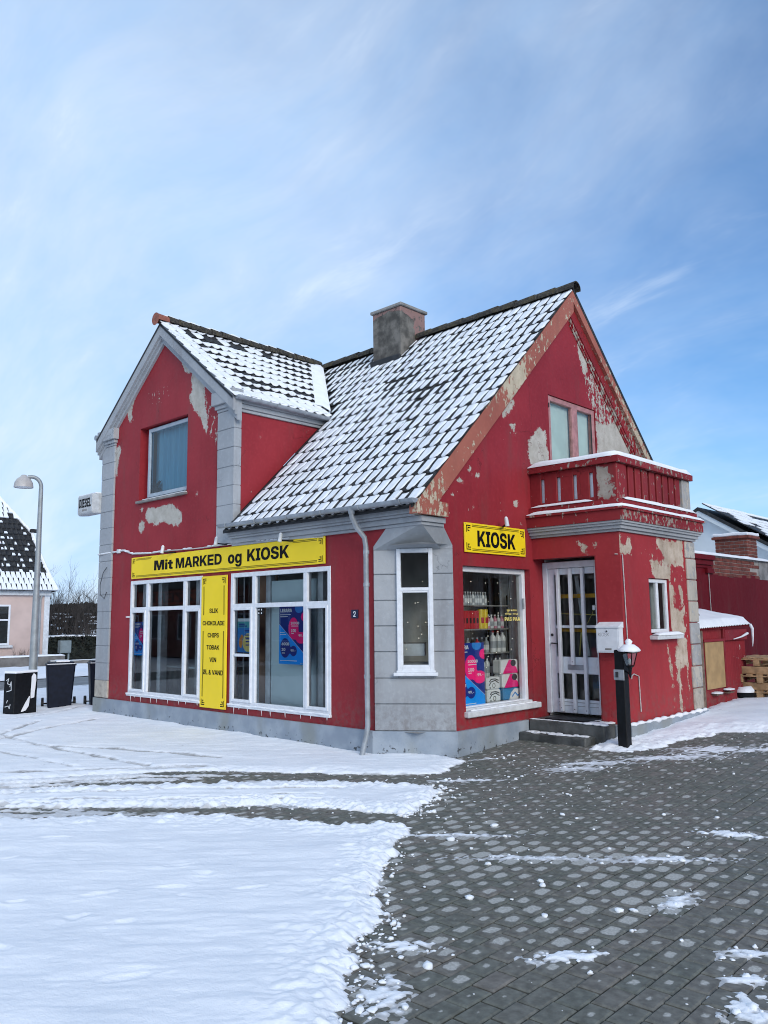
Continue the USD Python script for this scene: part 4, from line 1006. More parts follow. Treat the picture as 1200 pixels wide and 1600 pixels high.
pot = put('potted_plant', b, m_dark, label='small dark potted plant standing inside the upper window', cat='plant')
b = MB()
for i in range(16):
    a = i*2.4; L = .08+.05*((i*.37) % 1); p0 = np.array([-6.93, .17, 4.43]); p1 = p0+[math.cos(a)*L, math.sin(a)*L*.5, .05+.09*((i*.61) % 1)]
    b.tube([p0, (p0+p1)/2+[0, 0, .03], p1], [.004, .018, .002], 5)
put('leaves', b, m_hedge, pot)
# gable-end window over the balcony
w = framed('balcony_window', FB, 3.25, 4.775, 3.62, 5.50, [(4.02, 4.20, 3.69, 5.43)], -.10, -.02, m_pink_frame, house, .085)
pane(FB, 3.33, 4.03, 3.69, 5.43, -.06, w, m_glass_hi); pane(FB, 4.19, 4.70, 3.69, 5.43, -.06, w, m_glass_hi)
b = MB(); b.box(4.195, 4.212, 3.69, 5.43, -.05, -.03, .003, F=FB); b.box(4.68, 4.70, 3.69, 5.43, -.05, -.03, .003, F=FB); put('sash', b, m_dark, w)
b = MB(); b.box(3.27, 4.76, 3.64, 5.49, -.135, -.125, F=FB); put('curtain', b, plain('pale_green_curtain', (.62, .70, .66), .8, .1, 2.), w)
for z in (4.2, 5.28):
    b = MB(); b.box(3.235, 3.255, z, z+.08, -.03, .012, .003, F=FB); put('hinge', b, m_dark, w)
# corner bay window
w = framed('bay_window', FC, W0-.012, W1+.022, WZ0-.005, WZ1+.012, [(W0+.04, W1-.03, 2.228, 2.275)], -.04, .062, m_white, house, .058)
pane(FC, W0+.04, W1-.03, 2.27, 2.75, .0, w); sash(FC, W0+.035, W1-.025, 1.20, 2.235, -.02, .05, w, .03)
b = MB(); b.box(.272, .872, 1.085, 1.128, -.02, .11, .006, F=FC); b.box(.31, .84, 1.129, 1.155, -.02, .085, .004, F=FC); put('sill', b, m_white, w)
# kiosk window
w = framed('kiosk_window', FB, .80, 2.52, .56, 2.58, [], -.20, -.09, m_white, house, .075)
pane(FB, .86, 2.46, .62, 2.52, -.15, w)
b = MB(); b.box(.83, 2.62, .505, .585, -.10, .075, .010, F=FB); b.box(.84, 2.52, .588, .62, -.12, -.02, .006, F=FB); put('sill', b, m_offwhite, w)
b = MB(); b.box(2.585, 2.62, .55, 2.55, -.62, -.205, .004, F=FB); put('window_jamb', b, m_offwhite, w)
b = MB(); b.box(2.565, 2.585, .55, 2.55, -.45, -.41, .004, F=FB); put('jamb_strip', b, m_white, w)
b = MB(); b.box(2.425, 2.45, 1.98, 2.14, -.09, -.06, .004, F=FB); put('latch', b, m_zinc, w)
sn = MB(); nn = 24; sn.tube([(.02-.004*math.sin(i), .95+1.6*i/23, .590) for i in range(nn)], [.012+.006*math.sin(i*1.9) for i in range(nn)], 6); put('sill_snow', sn, m_snow, w, smooth=True)

# ------------------------------------------------------------------ porch and balcony
beam = sbox(0, 2.74, 1.47, 3.062).union(sbox(1.085, .34, 1.47, 2.745))
wall('porch_front', FPF, beam, m_porch, [[(.76, 2.97), (.95, 2.9), (.95, 2.76), (.89, 2.77)], [(1.02, 2.89), (1.06, 2.93), (1.1, 2.89), (1.06, 2.85)]], [([(1.2, 3.0), (1.47, 3.0), (1.47, 2.75), (1.3, 2.75)], .2)])
PWN = (.86, 1.585, 1.545, 2.42)
wall('porch_side', FPS, sbox(0, .34, 2.53, 3.062), m_porch, P_P, P_F, holes=[PWN], reveal=.10)
b = MB(); b.box(0.0, 1.085, 2.74, 2.76, -.30, -.001, F=FPF); b.box(1.065, 1.085, .34, 2.745, -.30, -.001, F=FPF); trim('porch_soffit', b, m_trim_red)
b = MB(); b.box(0, 1.46, .3, 3.06, -2.53, -2.49, F=FPF); trim('porch_rear', b, m_porch)
b = MB(); b.box(0.02, 1.46, .34, .36, -2.5, -.3, F=FPF); put('porch_floor', b, m_infloor, house)
b = MB(); b.box(.02, .04, .3, 3.0, -2.5, -.3, F=FPF); b.box(.02, 1.46, 2.98, 3.0, -2.5, -.3, F=FPF); put('porch_lining', b, m_in, house)
for i in range(8):
    h = .345; z0 = .36+i*h
    if z0+h > 3.06: h = 3.055-z0
    if h < .05: break
    b = MB(); e = rng.uniform(-.02, .02); b.box(2.20+e, 2.545+rng.uniform(-.01, .012), z0+.006, z0+h-.006, -.2, .03+rng.uniform(-.006, .006), .014, F=FPS); trim('quoin_block', b, m_stone, flake=rng.choice([.2, .5, .8]))
# plinth stones of the porch
b = MB(); b.box(1.30, 1.56, .0, .345, -.4, .05, .01, F=FPF); put('plinth_block', b, m_plinth, house)
for u0, u1 in ((-.04, .62), (.63, 1.60), (1.61, 2.02), (2.03, 2.62)):
    b = MB(); b.box(u0, u1, .0, .345+rng.uniform(-.004, .004), -.3, .07, .012, F=FPS); put('plinth_block', b, m_plinth, house)
sn = MB(); nn = 40; sn.tube([(1.515+.008*math.sin(i*1.1), 2.62+2.6*i/(nn-1), .352) for i in range(nn)], [.026+.012*math.sin(i*1.7)+.008*math.sin(i*.6) for i in range(nn)], 6); put('ledge_snow', sn, m_snow, house, smooth=True)
# slab mouldings: plan = porch outline grown by w
def lring(w, z0, z1, inner=.3):
    P = sbox(-.05, 2.62-w, 1.47+w, 5.15+w); b = MB(); b.prism(P, z0, z1); return b
b = MB()
for z0, z1, w in ((3.064, 3.10, .035), (3.102, 3.15, .07), (3.152, 3.185, .10), (3.187, 3.215, .12)): P = sbox(-.02, 2.62-w, 1.47+w, 5.15+w); b.prism(P, z0, z1)
trim('porch_cornice', b, m_grey, flake=.15)
b = lring(.135, 3.217, 3.37); m = trimesh.Trimesh(*b.mesh(), process=False).subdivide_to_size(.2); vv = np.array(m.vertices); put('balcony_slab', (vv, np.array(m.faces)), m_trim_red, house, pv={'peel': np.full(len(vv), -.3), 'flake': np.where(vv[:, 0] > 1.55, .62, .25)})
b = lring(.165, 3.372, 3.405); trim('slab_edge', b, m_trim_red, flake=.45)
b = lring(.07, 3.407, 3.53); trim('balustrade_base', b, m_trim_red, flake=.4)
def snow_ledge(path, width, thick, name, parent):
    """long soft snow strip following a polyline; width across, rounded top"""
    pts = []
    for a, c in zip(path[:-1], path[1:]):
        a, c = np.array(a, float), np.array(c, float); n = max(2, int(np.linalg.norm(c-a)/.06))
        pts += [a+(c-a)*i/n for i in range(n)]
    pts.append(np.array(path[-1], float)); pts = np.array(pts)
    d = np.gradient(pts, axis=0); d /= np.linalg.norm(d, axis=1, keepdims=True); nrm = np.stack([d[:, 1], -d[:, 0], 0*d[:, 0]], -1)
    prof = [(-1, 0), (-.98, .5), (-.8, .85), (-.4, 1.0), (0, 1.03), (.4, 1.0), (.8, .85), (.98, .5), (1, 0)]
    v = []
    for i, p in enumerate(pts):
        q = meshkit.noise(np.array([[i*.23, 1.7, len(path)*3.1]]))[0]; end = min(1, (i+1)/3, (len(pts)-i)/3)
        for (s, t) in prof: v.append(p+nrm[i]*s*width/2*(.96+.08*q)+np.array([0, 0, t*thick*(.75+.5*q)*end+.001]))
    k = len(prof); I = np.arange(len(pts)*k).reshape(-1, k); f = np.stack([I[:-1, :-1], I[:-1, 1:], I[1:, 1:], I[1:, :-1]], -1).reshape(-1, 4)
    return put(name, (np.array(v), f[:, ::-1]), m_snow, parent, smooth=60)
snow_ledge([(.02, 2.505, 3.405), (1.585, 2.505, 3.405), (1.585, 5.26, 3.405)], .11, .045, 'ledge_snow', house)
# balusters
bal = []
ZB0, ZB1 = 3.532, 4.07
fs_ = [.0, .215, .245+.0, .0]
slotf = [.225, .51, .79, 1.06]
edges = [0.0]+slotf+[1.33]
for i in range(len(edges)-1):
    a = edges[i]+(.031 if i else 0); c = edges[i+1]-(.031 if i < len(edges)-2 else 0)
    b = MB(); b.box(a, c, ZB0, ZB1, -.035, .0+rng.uniform(-.002, .002), .008, F=FPF); trim('baluster', b, m_trim_red, flake=.22)
    if i: 
        b = MB(); b.box(a-.064, a+.002, ZB0, ZB0+.07, -.034, -.003, .008, F=FPF); b.box(a-.064, a+.002, ZB1-.10, ZB1, -.034, -.003, .008, F=FPF); trim('baluster_stop', b, m_trim_red)
slots = [.12, .35, .575, .80, 1.04, 1.275, 1.5, 1.73, 1.955, 2.18]
edges = [.04]+slots
for i in range(len(edges)-1):
    a = edges[i]+.032 if i else edges[i]; c = edges[i+1]-.032
    if i == 0: a = .02
    b = MB(); b.box(a, c, ZB0, ZB1, -.10, .0+rng.uniform(-.003, .003), .01, F=FPS); m = trimesh.Trimesh(*b.mesh(), process=False).subdivide_to_size(.12); vv = np.array(m.vertices)
    zz_ = vv[:, 2]; put('baluster', (vv, np.array(m.faces)), m_trim_red, house, pv={'peel': np.clip((3.80-zz_)*.6-(.14 if i > 4 else .32)+(meshkit.fbm(vv*3, 3, 2)-.5)*.2, -.3, .3), 'flake': np.full(len(vv), .35 if i > 2 else .15)})
b = MB(); b.box(1.16, 1.49, ZB0-.005, ZB1+.0, -.24, .02, .01, F=FPF); m = trimesh.Trimesh(*b.mesh(), process=False).subdivide_to_size(.05); vv = np.array(m.vertices)
pe, fl = attrs(vv[:, 0], vv[:, 2], [[(1.16, 4.04), (1.36, 4.01), (1.37, 3.84), (1.28, 3.79), (1.44, 3.74), (1.44, 3.56), (1.18, 3.56), (1.2, 3.75), (1.16, 3.8)]], [([(1.1, 3.5), (1.5, 3.5), (1.5, 3.9), (1.1, 3.9)], .5)])
pe = np.where(vv[:, 1] < 2.61, pe, -.3); put('corner_post', (vv, np.array(m.faces)), m_trim_red, house, pv={'peel': pe, 'flake': fl})
b = MB(); b.box(2.21, 2.50, ZB0-.005, ZB1, -.24, .015, .01, F=FPS); trim('corner_post', b, m_stone, flake=.7)
b = MB(); b.prism(sbox(-.05, 2.55, 1.54, 5.14).difference(sbox(-.06, 2.80, 1.28, 4.9)), 4.072, 4.165); trim('balcony_rail', b, m_trim_red, flake=.5)
snow_ledge([(.01, 2.645, 4.165), (1.44, 2.645, 4.165), (1.44, 5.08, 4.165)], .20, .075, 'rail_snow', house)
snow_ledge([(.06, 2.565, 3.53), (1.12, 2.565, 3.53)], .07, .035, 'ledge_snow', house)
snow_ledge([(1.52, 2.68, 3.53), (1.52, 5.12, 3.53)], .075, .05, 'ledge_snow', house)
b = MB(); b.box(.05, 1.30, 3.53, 3.60, -2.2, -.55, .02, F=FPF); b.box(.03, 1.16, 3.53, 4.02, -.40, -.05, .05, F=FPF); put('balcony_snow', b, m_snow, house, kind='stuff')
# porch side window
w = framed('porch_window', FPS, .87, 1.535, 1.60, 2.41, [(1.17, 1.235, 1.66, 2.35)], -.09, -.03, m_white, house, .055)
pane(FPS, .92, 1.18, 1.65, 2.36, -.06, w); pane(FPS, 1.225, 1.485, 1.65, 2.36, -.06, w)
b = MB(); b.box(.90, 1.51, 1.62, 2.40, -.20, -.19, F=FPS); put('blind', b, plain('grey_net_blind', (.32, .35, .36), .8, .1, 9.), w)
b = MB(); b.box(.80, 1.70, 1.505, 1.565, -.03, .13, .008, F=FPS); put('sill', b, m_trim_red if False else m_offwhite, w)
snow_ledge([(1.55, 3.42, 1.565), (1.55, 4.31, 1.565)], .12, .045, 'sill_snow', w)
# door (recessed in the porch)
DF = Fr((0, 2.90, 0), (1, 0, 0))
b = MB(); b.box(.0, .085, .40, 2.70, -.06, .02, .006, F=DF); b.box(.965, 1.08, .40, 2.70, -.06, .02, .006, F=DF); b.box(.085, .965, 2.60, 2.70, -.06, .018, .006, F=DF); door = put('shop_door', b, m_white, house)
b = MB(); zl, zr = .088, .962
b.box(zl, .185, .415, 2.595, -.055, -.005, .005, F=DF); b.box(.885, zr, .415, 2.595, -.055, -.005, .005, F=DF); b.box(.185, .885, 2.50, 2.595, -.055, -.006, .005, F=DF)
b.box(.185, .885, 1.00, 1.25, -.055, -.006, .005, F=DF); b.box(.185, .885, .415, .62, -.055, -.006, .005, F=DF); b.box(.185, .885, 1.685, 1.725, -.055, -.02, .004, F=DF)
put('door_leaf', b, m_white, door)
pane(DF, .18, .89, 1.24, 2.51, -.035, door); pane(DF, .18, .89, .61, 1.01, -.035, door)
for z in (.52, .575):
    b = MB(); b.box(.20, .87, z, z+.006, -.01, -.003, F=DF); put('groove', b, m_render, door)
for x0, z0, z1 in ((.275, .44, 2.59), (.49, 1.13, 2.59), (.70, .42, 2.59), (.50, .43, 1.02)):
    b = MB(); b.box(x0-.022, x0+.028, z0, z1, .0, .055, .006, F=DF); put('security_bar', b, m_white, door)
    b = MB(); b.box(x0-.003, x0+.009, z0+.045, z0+.057, .055, .058, F=DF); put('bar_screw', b, m_dark, door)
b = MB(); b.box(.38, .69, 1.06, 1.135, -.006, .006, .003, F=DF); put('letter_flap', b, m_zinc, door)
b = MB(); b.lathe([(0, 0), (.02, 0), (.022, .012), (0, .014)], seg=12); v, f = b.mesh(); put('door_lock', (DF(np.column_stack([v[:, 0]+.13, v[:, 1]+1.58, v[:, 2]])), f), m_dark, door)
b = MB(); b.tube(DF([(.13, 1.455, 0), (.13, 1.455, .05), (.20, 1.452, .055), (.245, 1.445, .045)]), .010, 8); put('door_handle', b, m_dark, door, smooth=True)
tp = thing('barrier_tape', 'yellow tape strips stretched behind the glass of the shop door', 'tape')
for z0, z1, t0 in ((2.14, 2.20, .0), (1.63, 1.68, -.02)):
    b = MB(); b.prism(Polygon([(.19, z0), (.88, z0+t0), (.88, z1+t0), (.19, z1)]), -.12, -.115, DF); put('strip', b, plain('tape_orange_%d' % int(z0*100), (.78, .38, .02), .5, .1, 5.), tp)
for p in ([(.52, 1.27), (.50, 1.27), (.56, 1.75), (.58, 1.75)], [(.66, 1.75), (.67, 1.75), (.87, 2.1), (.86, 2.1)], [(.19, 1.9), (.88, 1.87), (.88, 1.885), (.19, 1.91)]):
    b = MB(); b.prism(Polygon(p), -.14, -.137, DF); put('strip', b, m_pyellow, tp)
b = MB(); b.prism(Polygon([(.44, 2.48), (.50, 2.48), (.66, 1.26), (.60, 1.26)]), -.2, -.19, DF); put('leaning_board', b, m_offwhite, label='pale board leaning inside the shop door', cat='board')
b = MB(); b.box(.82, .86, 1.95, 2.02, -.034, -.031, F=DF); put('door_sticker', b, m_paper, label='small white sticker on the shop door glass', cat='sticker')
b = MB(); b.box(-.05, 1.46, .3, 3.0, -1.6, -1.58, F=DF); put('porch_back_lining', b, m_in, house)
# steps
st = thing('door_steps', 'two dark wet concrete steps in front of the shop door', 'steps')
b = MB(); b.box(.06, 1.29, 2.28, 2.93, .0, .365, .018); sx = put('step', b, m_concrete, st)
b = MB(); b.box(-.04+.09, 1.14, 2.02, 2.30, .0, .205, .016); put('step', b, m_concrete, st)
b = MB(); b.box(.25, 1.10, 2.42, 2.84, .366, .378, .004); put('door_mat', b, m_black, label='flat black door mat on the top concrete step', cat='mat')
sn = MB()
for i in range(44):
    x = .08+1.2*rng.random(); sn.add(icv*[.03+.04*rng.random(), .012+.012*rng.random(), .006]+[x, 2.30+abs(rng.gauss(0, .02)), .366], icf)
for i in range(34): sn.add(icv*[.05+.05*rng.random(), .04+.03*rng.random(), .016]+[1.0+.28*rng.random(), 2.30+.5*rng.random()*(rng.random()), .366], icf)
for i in range(44): sn.add(icv*[.03+.05*rng.random(), .015+.02*rng.random(), .006]+[.1+1.0*rng.random(), 2.05+.2*rng.random(), .206], icf)
put('step_snow', sn, m_snow, st, smooth=True, kind='stuff')

# ------------------------------------------------------------------ inside of the shop
b = MB(); b.quad((-8.6, .2, .34), (-.3, .2, .34), (-.3, 3.6, .34), (-8.6, 3.6, .34)); b.quad((-.3, .75, .342), (-.02, .9, .342), (-.02, 3.6, .342), (-.3, 3.6, .342)); put('shop_floor', b, m_infloor, house)
b = MB(); b.quad((-8.6, .02, 2.86), (-8.6, 3.6, 2.86), (-.02, 3.6, 2.86), (-.02, .02, 2.86)); b.quad((-8.6, 3.6, .3), (-.02, 3.6, .3), (-.02, 3.6, 2.9), (-8.6, 3.6, 2.9)); b.quad((-8.6, .0, .3), (-8.6, 3.6, .3), (-8.6, 3.6, 2.9), (-8.6, .0, 2.9))
b.quad((-1.45, .5, .3), (-1.45, 3.6, .3), (-1.45, 3.6, 2.9), (-1.45, .5, 2.9)); put('shop_lining', b, m_in, house)
b = MB(); b.box(-3.40, -2.32, .20, .24, .36, 2.48, .004); put('display_panel', b, m_tealboard, label='tall pale teal panel behind the right shop window', cat='panel')
b = MB(); b.box(-4.1, -3.405, .30, .34, .36, 2.80, .004); put('display_panel', b, m_brownboard, label='brown board panel behind the right shop window', cat='panel')
b = MB(); b.box(-4.15, -4.0, .20, .24, .5, 2.6, .004); put('inner_post', b, m_offwhite, label='grey inner post behind the left pane of the right window', cat='post')
# shelves behind the left window
sh = thing('shop_shelf', 'tall dark shop shelf inside the left shop window', 'shelf')
b = MB(); b.box(-5.75, -4.98, 1.1, 1.14, .36, 2.3, .003); b.box(-5.77, -5.74, .7, 1.14, .36, 2.3, .003); put('back_panel', b, m_dark, sh)
for z in (.7, 1.05, 1.4, 1.72):
    b = MB(); b.box(-5.74, -4.98, .72, 1.1, z, z+.025, .003); put('shelf_board', b, m_oldwood, sh)
cols_ = ['red', 'white', 'yellow', 'grey', 'blue', 'pink']
for zi, z in enumerate((.726, 1.076, 1.426, 1.746)):
    for i in range(5):
        b = MB(); h = .14+.09*rng.random(); x = -5.68+i*.135; b.box(x, x+.11, .74, .9, z, z+h, .004)
        put('shop_box', b, BOT[rng.choice(cols_)], label='small carton on the shelf inside the left shop window', cat='carton', group='cartons on the inner shelf')
fr_ = thing('drinks_fridge', 'dark glass fronted drinks fridge deep inside the left shop window', 'fridge')
b = MB(); b.box(-7.2, -6.2, 1.6, 2.2, .36, 2.3, .01); put('body', b, m_dark, fr_)
b = MB(); b.box(-7.12, -6.28, 1.585, 1.6, .5, 2.2, .004); b.box(-7.16, -7.12, 1.57, 1.6, .45, 2.25, .004); b.box(-6.28, -6.24, 1.57, 1.6, .45, 2.25, .004); put('door', b, m_greenbox, fr_)
ct_ = thing('shop_counter', 'low grey counter inside the left shop window', 'counter')
b = MB(); b.box(-7.4, -5.9, .8, 1.2, .36, .95, .01); put('body', b, m_render, ct_); b = MB(); b.box(-7.45, -5.85, .75, 1.25, .952, .985, .006); put('top', b, m_tealboard, ct_)
# kiosk window rack and goods
rk = thing('window_rack', 'dark wire rack of goods inside the kiosk window', 'rack')
for y in (1.42, 2.54):
    b = MB(); b.tube([(-.82, y, .36), (-.82, y, 2.4)], .015, 6); b.tube([(-.45, y, .36), (-.45, y, 2.2)], .012, 6); put('upright', b, m_black, rk)
SHZ = (2.045, 1.69, 1.33, .97)
for z in SHZ:
    b = MB(); b.box(-.84, -.42, 1.40, 2.56, z-.022, z, .004); put('rack_shelf', b, m_render, rk)
def bottle_mesh(h, r):
    b = MB(); b.lathe([(0, 0), (r, 0), (r, h*.62), (r*.8, h*.72), (r*.33, h*.8), (r*.33, h*.93), (.0, h*.93)], seg=12); return b
def cap_mesh(h, r): b = MB(); b.lathe([(r*.42, h*.9), (r*.42, h), (0, h)], seg=10); return b
def goods(y, z, h, r, col, capc, lab, grp, nm='bottle'):
    t = thing(nm, lab, nm, (-.52, y+.45, z), 0, grp)
    if nm == 'can' or nm == 'carton':
        b = MB()
        if nm == 'can': b.lathe([(0, 0), (r, 0), (r, h), (r*.9, h+.01), (0, h+.01)], seg=14)
        else: b.box(-r, r, -r, r, 0, h, .005)
        put('body', b, BOT[col], t, smooth=30); b = MB(); b.box(-r*.3, r*1.01, -r*.6, r*.6, h*.3, h*.6, .002); put('print', b, BOT[capc], t)
    else:
        put('body', bottle_mesh(h, r), BOT[col], t, smooth=40); put('cap', cap_mesh(h, r), BOT[capc], t)
        b = MB(); b.lathe([(r*1.02, h*.18), (r*1.02, h*.5)], seg=12); put('bottle_label', b, BOT['grey' if col == 'white' else 'white'], t, smooth=True)
for i in range(10): goods(1.06+i*.062, SHZ[0], .20, .027, 'grey' if i % 4 else 'white', 'white', 'slim grey bottle on the top shelf of the kiosk window', 'slim bottles on the top shelf')
for i in range(5): goods(1.02+i*.085, SHZ[1], .27, .04, 'red', 'dark', 'red carton on the second shelf of the kiosk window', 'red cartons in the kiosk window', 'carton')
for i in range(2): goods(1.48+i*.11, SHZ[1], .28, .05, 'yellow', 'red', 'yellow can on the second shelf of the kiosk window', 'yellow cans in the kiosk window', 'can')
for i in range(5): goods(1.67+i*.09, SHZ[1], .21, .036, 'white' if i % 2 else 'pink', 'white', 'small pale bottle on the second shelf of the kiosk window', 'small bottles on the second shelf')
for i in range(6): goods(1.04+i*.115, SHZ[2], .23, .042, ['dark', 'grey', 'dark', 'red', 'dark', 'grey', 'dark'][i], 'grey', 'dark bottle on the third shelf of the kiosk window', 'dark bottles on the third shelf')
for i in range(3): goods(1.78+i*.13, SHZ[2], .33, .05, 'white', 'red' if i < 2 else 'dark', 'tall white spray bottle on the third shelf of the kiosk window', 'spray bottles in the kiosk window')
for i in range(6): goods(1.40+i*.11, SHZ[3], .30, .042, 'white' if i % 3 else 'dark', 'dark', 'white bottle on the lowest shelf of the kiosk window', 'bottles on the lowest shelf')
def pack(y0, y1, z0, z1, lab, pr):
    t = thing('paper_pack', lab, 'pack')
    y0 -= .17; y1 -= .19; F = Fr((-.24, 0, 0), (0, 1, 0)); b = MB(); b.box(y0, y1, z0, z1, -.17, .0, .018, F=F); put('wrap', b, m_paper if pr != 'blue' else BOT['blue'], t, smooth=30)
    w_, h_ = y1-y0, z1-z0; cc = lambda a, c: (y0+w_*a, z0+h_*c)
    b = MB()
    if pr == 'pink':
        b.prism(Polygon([cc(.1, .05), cc(.45, .95), cc(.62, .92), cc(.5, .7), cc(.85, .4), cc(.92, .06)]).buffer(.008), .001, .004, F); put('print', b, m_magenta, t)
        b = MB(); b.prism(affinity.scale(Point(cc(.68, .74)).buffer(.06), 1.1, .8), .005, .008, F); put('print', b, m_dark, t)
    elif pr == 'white':
        for k in range(2):
            P = LineString([cc(.15+.04*k, .35+.3*k), cc(.3, .62+.2*k), cc(.6, .72+.12*k), cc(.85, .5+.2*k)]).buffer(.007); b.prism(P, .001, .003, F)
        b.prism(Point(cc(.5, .3)).buffer(.035).difference(Point(cc(.5, .3)).buffer(.027)), .001, .003, F); b.prism(Point(cc(.22, .15)).buffer(.012), .001, .003, F); put('print', b, BOT['dark'], t)
    else:
        b.prism(Polygon([cc(.3, .05), cc(.4, .6), cc(.6, .9), cc(.95, .8), cc(.95, .05)]).buffer(.006), .001, .003, F); put('print', b, m_paper, t)
        b = MB(); b.prism(LineString([cc(.45, .3), cc(.6, .6), cc(.75, .3), cc(.9, .55)]).buffer(.01), .004, .006, F); put('print', b, m_midblue, t)
pack(1.86, 2.21, .62, .80, 'white paper pack with black scribble at the bottom of its stack', 'white'); pack(1.85, 2.20, .805, .985, 'white paper pack with black scribble on top of another', 'white')
pack(2.26, 2.76, .62, .80, 'blue and white paper pack under the pink packs', 'blue'); pack(2.25, 2.70, .805, 1.01, 'pink printed paper pack between blue pack and another pink pack', 'pink'); pack(2.22, 2.68, 1.015, 1.22, 'pink printed paper pack on top of the kiosk window stack', 'pink')
fl_ = thing('fairy_lights', 'string of tiny warm fairy lights hung inside the kiosk windows', 'lights')
b = MB(); wire = MB(); fr = random.Random(21)
for s in range(5):
    y = 1.05+s*.32+fr.uniform(-.05, .05); wire.tube([(-.25, y, 2.5), (-.26, y+.02, 1.6), (-.25, y, .9)], .002, 4)
    for i in range(6): b.add(icv*.006+[-.245, y+fr.uniform(-.06, .06), 2.42-i*.27+fr.uniform(-.08, .08)], icf)
for i in range(9):
    p = FC([(.40+.33*fr.random(), 1.35+1.3*fr.random(), -.10)])[0]; b.add(icv*.0055+p, icf)
wire.tube([(-.30, 2.38, 2.5), (-.28, 2.40, 1.6), (-.30, 2.39, .7)], .004, 5)
put('wire', wire, m_black, fl_); put('bulbs', b, m_bulb, fl_, kind='stuff')
# things seen in the bay window
t = thing('window_carton', 'pale cardboard box standing inside the corner bay window', 'box'); b = MB(); c0 = FC([(.52, 1.42, -.25)])[0]; b.box(-.16, .16, -.1, .1, -.08, .09, .004, R=rot('z', 36), loc=c0); put('body', b, m_offwhite, t)
b = MB(); b.box(-.17, .17, -.11, .11, .091, .10, .003, R=rot('z', 36), loc=c0); put('lid', b, m_render, t)
b = MB(); c0 = FC([(.58, 1.05, -.3)])[0]; b.box(-.42, .42, -.16, .16, 0, .035, .004, R=rot('z', 36), loc=c0); b.box(-.36, .36, -.12, .12, .04, .2, .01, R=rot('z', 36), loc=c0); put('window_bench', b, m_render, label='grey bench inside the corner bay window', cat='bench')

# ------------------------------------------------------------------ signs, posters, fittings
def fret(b, F, x, z, sx, sz, s, w):
    """small greek-key corner ornament of thin bars"""
    t = s*.14
    for a, c, d, e in ((0, 1, 0, t/s), (0, t/s, 0, 1), (.32, 1, .30, .30+t/s), (.32, .32+t/s, .3, .85), (.32, .72, .85-t/s, .85)):
        xs_, zs_ = sorted((x+sx*a*s, x+sx*c*s)), sorted((z+sz*d*s, z+sz*e*s)); b.prism(sbox(xs_[0], zs_[0], xs_[1], zs_[1]), w, w+.002, F)
def board(name, label, F, u0, u1, v0, v1, w, mat=None):
    t = thing(name, label, 'sign'); b = MB(); b.box(u0, u1, v0, v1, w, w+.018, .003, F=F); put('face', b, mat or m_yellow, t)
    b = MB(); n = max(2, int((u1-u0)/.45)+1)
    for i in range(n):
        for v in (v0+.02, v1-.02): b.add(F(icv*.006+[u0+.02+(u1-u0-.04)*i/(n-1), v, w+.019]), icf)
    put('screws', b, m_zinc, t, kind='stuff'); return t, w+.0185
def letters(t, items, F, w, mat=None, name='lettering'):
    for P in items: b = MB(); b.prism(P, w, w+.003, F); put(name, b, mat or m_signblack, t)
s1, w_ = board('shop_sign', 'long yellow sign reading Mit MARKED og KIOSK above both shop windows', FA, -7.46, -1.865, 2.672, 3.082, .012)
letters(s1, [fit_text('Mit', -6.62, -5.98, 2.80, 2.985, 850), fit_text('MARKED', -5.88, -4.46, 2.80, 2.985, 800), fit_text('og', -4.28, -3.90, 2.735, 2.95, 800), fit_text('KIOSK', -3.75, -2.69, 2.805, 3.01, 800)], FA, w_)
b = MB()
for x, sx in ((-7.41, 1), (-1.915, -1)):
    fret(b, FA, x, 3.05, sx, -1, .09, w_); fret(b, FA, x, 2.705, sx, 1, .09, w_)
for x0, x1, z in ((-7.28, -6.72, 3.05), (-7.28, -6.75, 3.03), (-2.62, -2.04, 3.05), (-2.6, -2.04, 3.03), (-7.28, -2.04, 2.705), (-7.28, -2.04, 2.725)): b.prism(sbox(x0, z-.004, x1, z+.004), w_, w_+.002, FA)
put('ornament', b, m_signblack, s1)
s2, w_ = board('shop_sign', 'tall narrow yellow sign listing SLIK to ØL & VAND between the windows', FA, -5.045, -4.295, .40, 2.615, .014)
for tx, (x0, x1), (z0, z1) in (('SLIK', (-4.79, -4.54), (1.985, 2.06)), ('CHOKOLADE', (-4.985, -4.355), (1.775, 1.85)), ('CHIPS', (-4.83, -4.51), (1.572, 1.648)), ('TOBAK', (-4.86, -4.49), (1.368, 1.445)), ('VIN', (-4.765, -4.575), (1.163, 1.238)), ('ØL & VAND', (-4.96, -4.38), (.95, 1.035))):
    letters(s2, [fit_text(tx, x0, x1, z0, z1, 620)], FA, w_)
b = MB()
for x, sx in ((-5.0, 1), (-4.34, -1)): fret(b, FA, x, 2.575, sx, -1, .10, w_); fret(b, FA, x, .44, sx, 1, .10, w_)
for x in (-4.975, -4.365):
    for z0, z1 in ((1.95, 2.44), (.58, 1.68)):
        for e in (0, .018): b.prism(sbox(x-.003+(e if x < -4.6 else -e), z0, x+.003+(e if x < -4.6 else -e), z1), w_, w_+.002, FA)
put('ornament', b, m_signblack, s2)
s3, w_ = board('shop_sign', 'short yellow sign reading KIOSK above the kiosk window', FB, .89, 2.39, 2.77, 3.19, .012)
letters(s3, [fit_text('KIOSK', 1.18, 2.12, 2.86, 3.095, 800)], FB, w_)
b = MB()
for x, sx in ((.925, 1), (2.355, -1)): fret(b, FB, x, 3.155, sx, -1, .10, w_); fret(b, FB, x, 2.805, sx, 1, .10, w_)
for z in (2.80, 2.82, 3.14, 3.16): b.prism(sbox(1.06, z-.004, 2.22, z+.004), w_, w_+.002, FB)
put('ornament', b, m_signblack, s3)
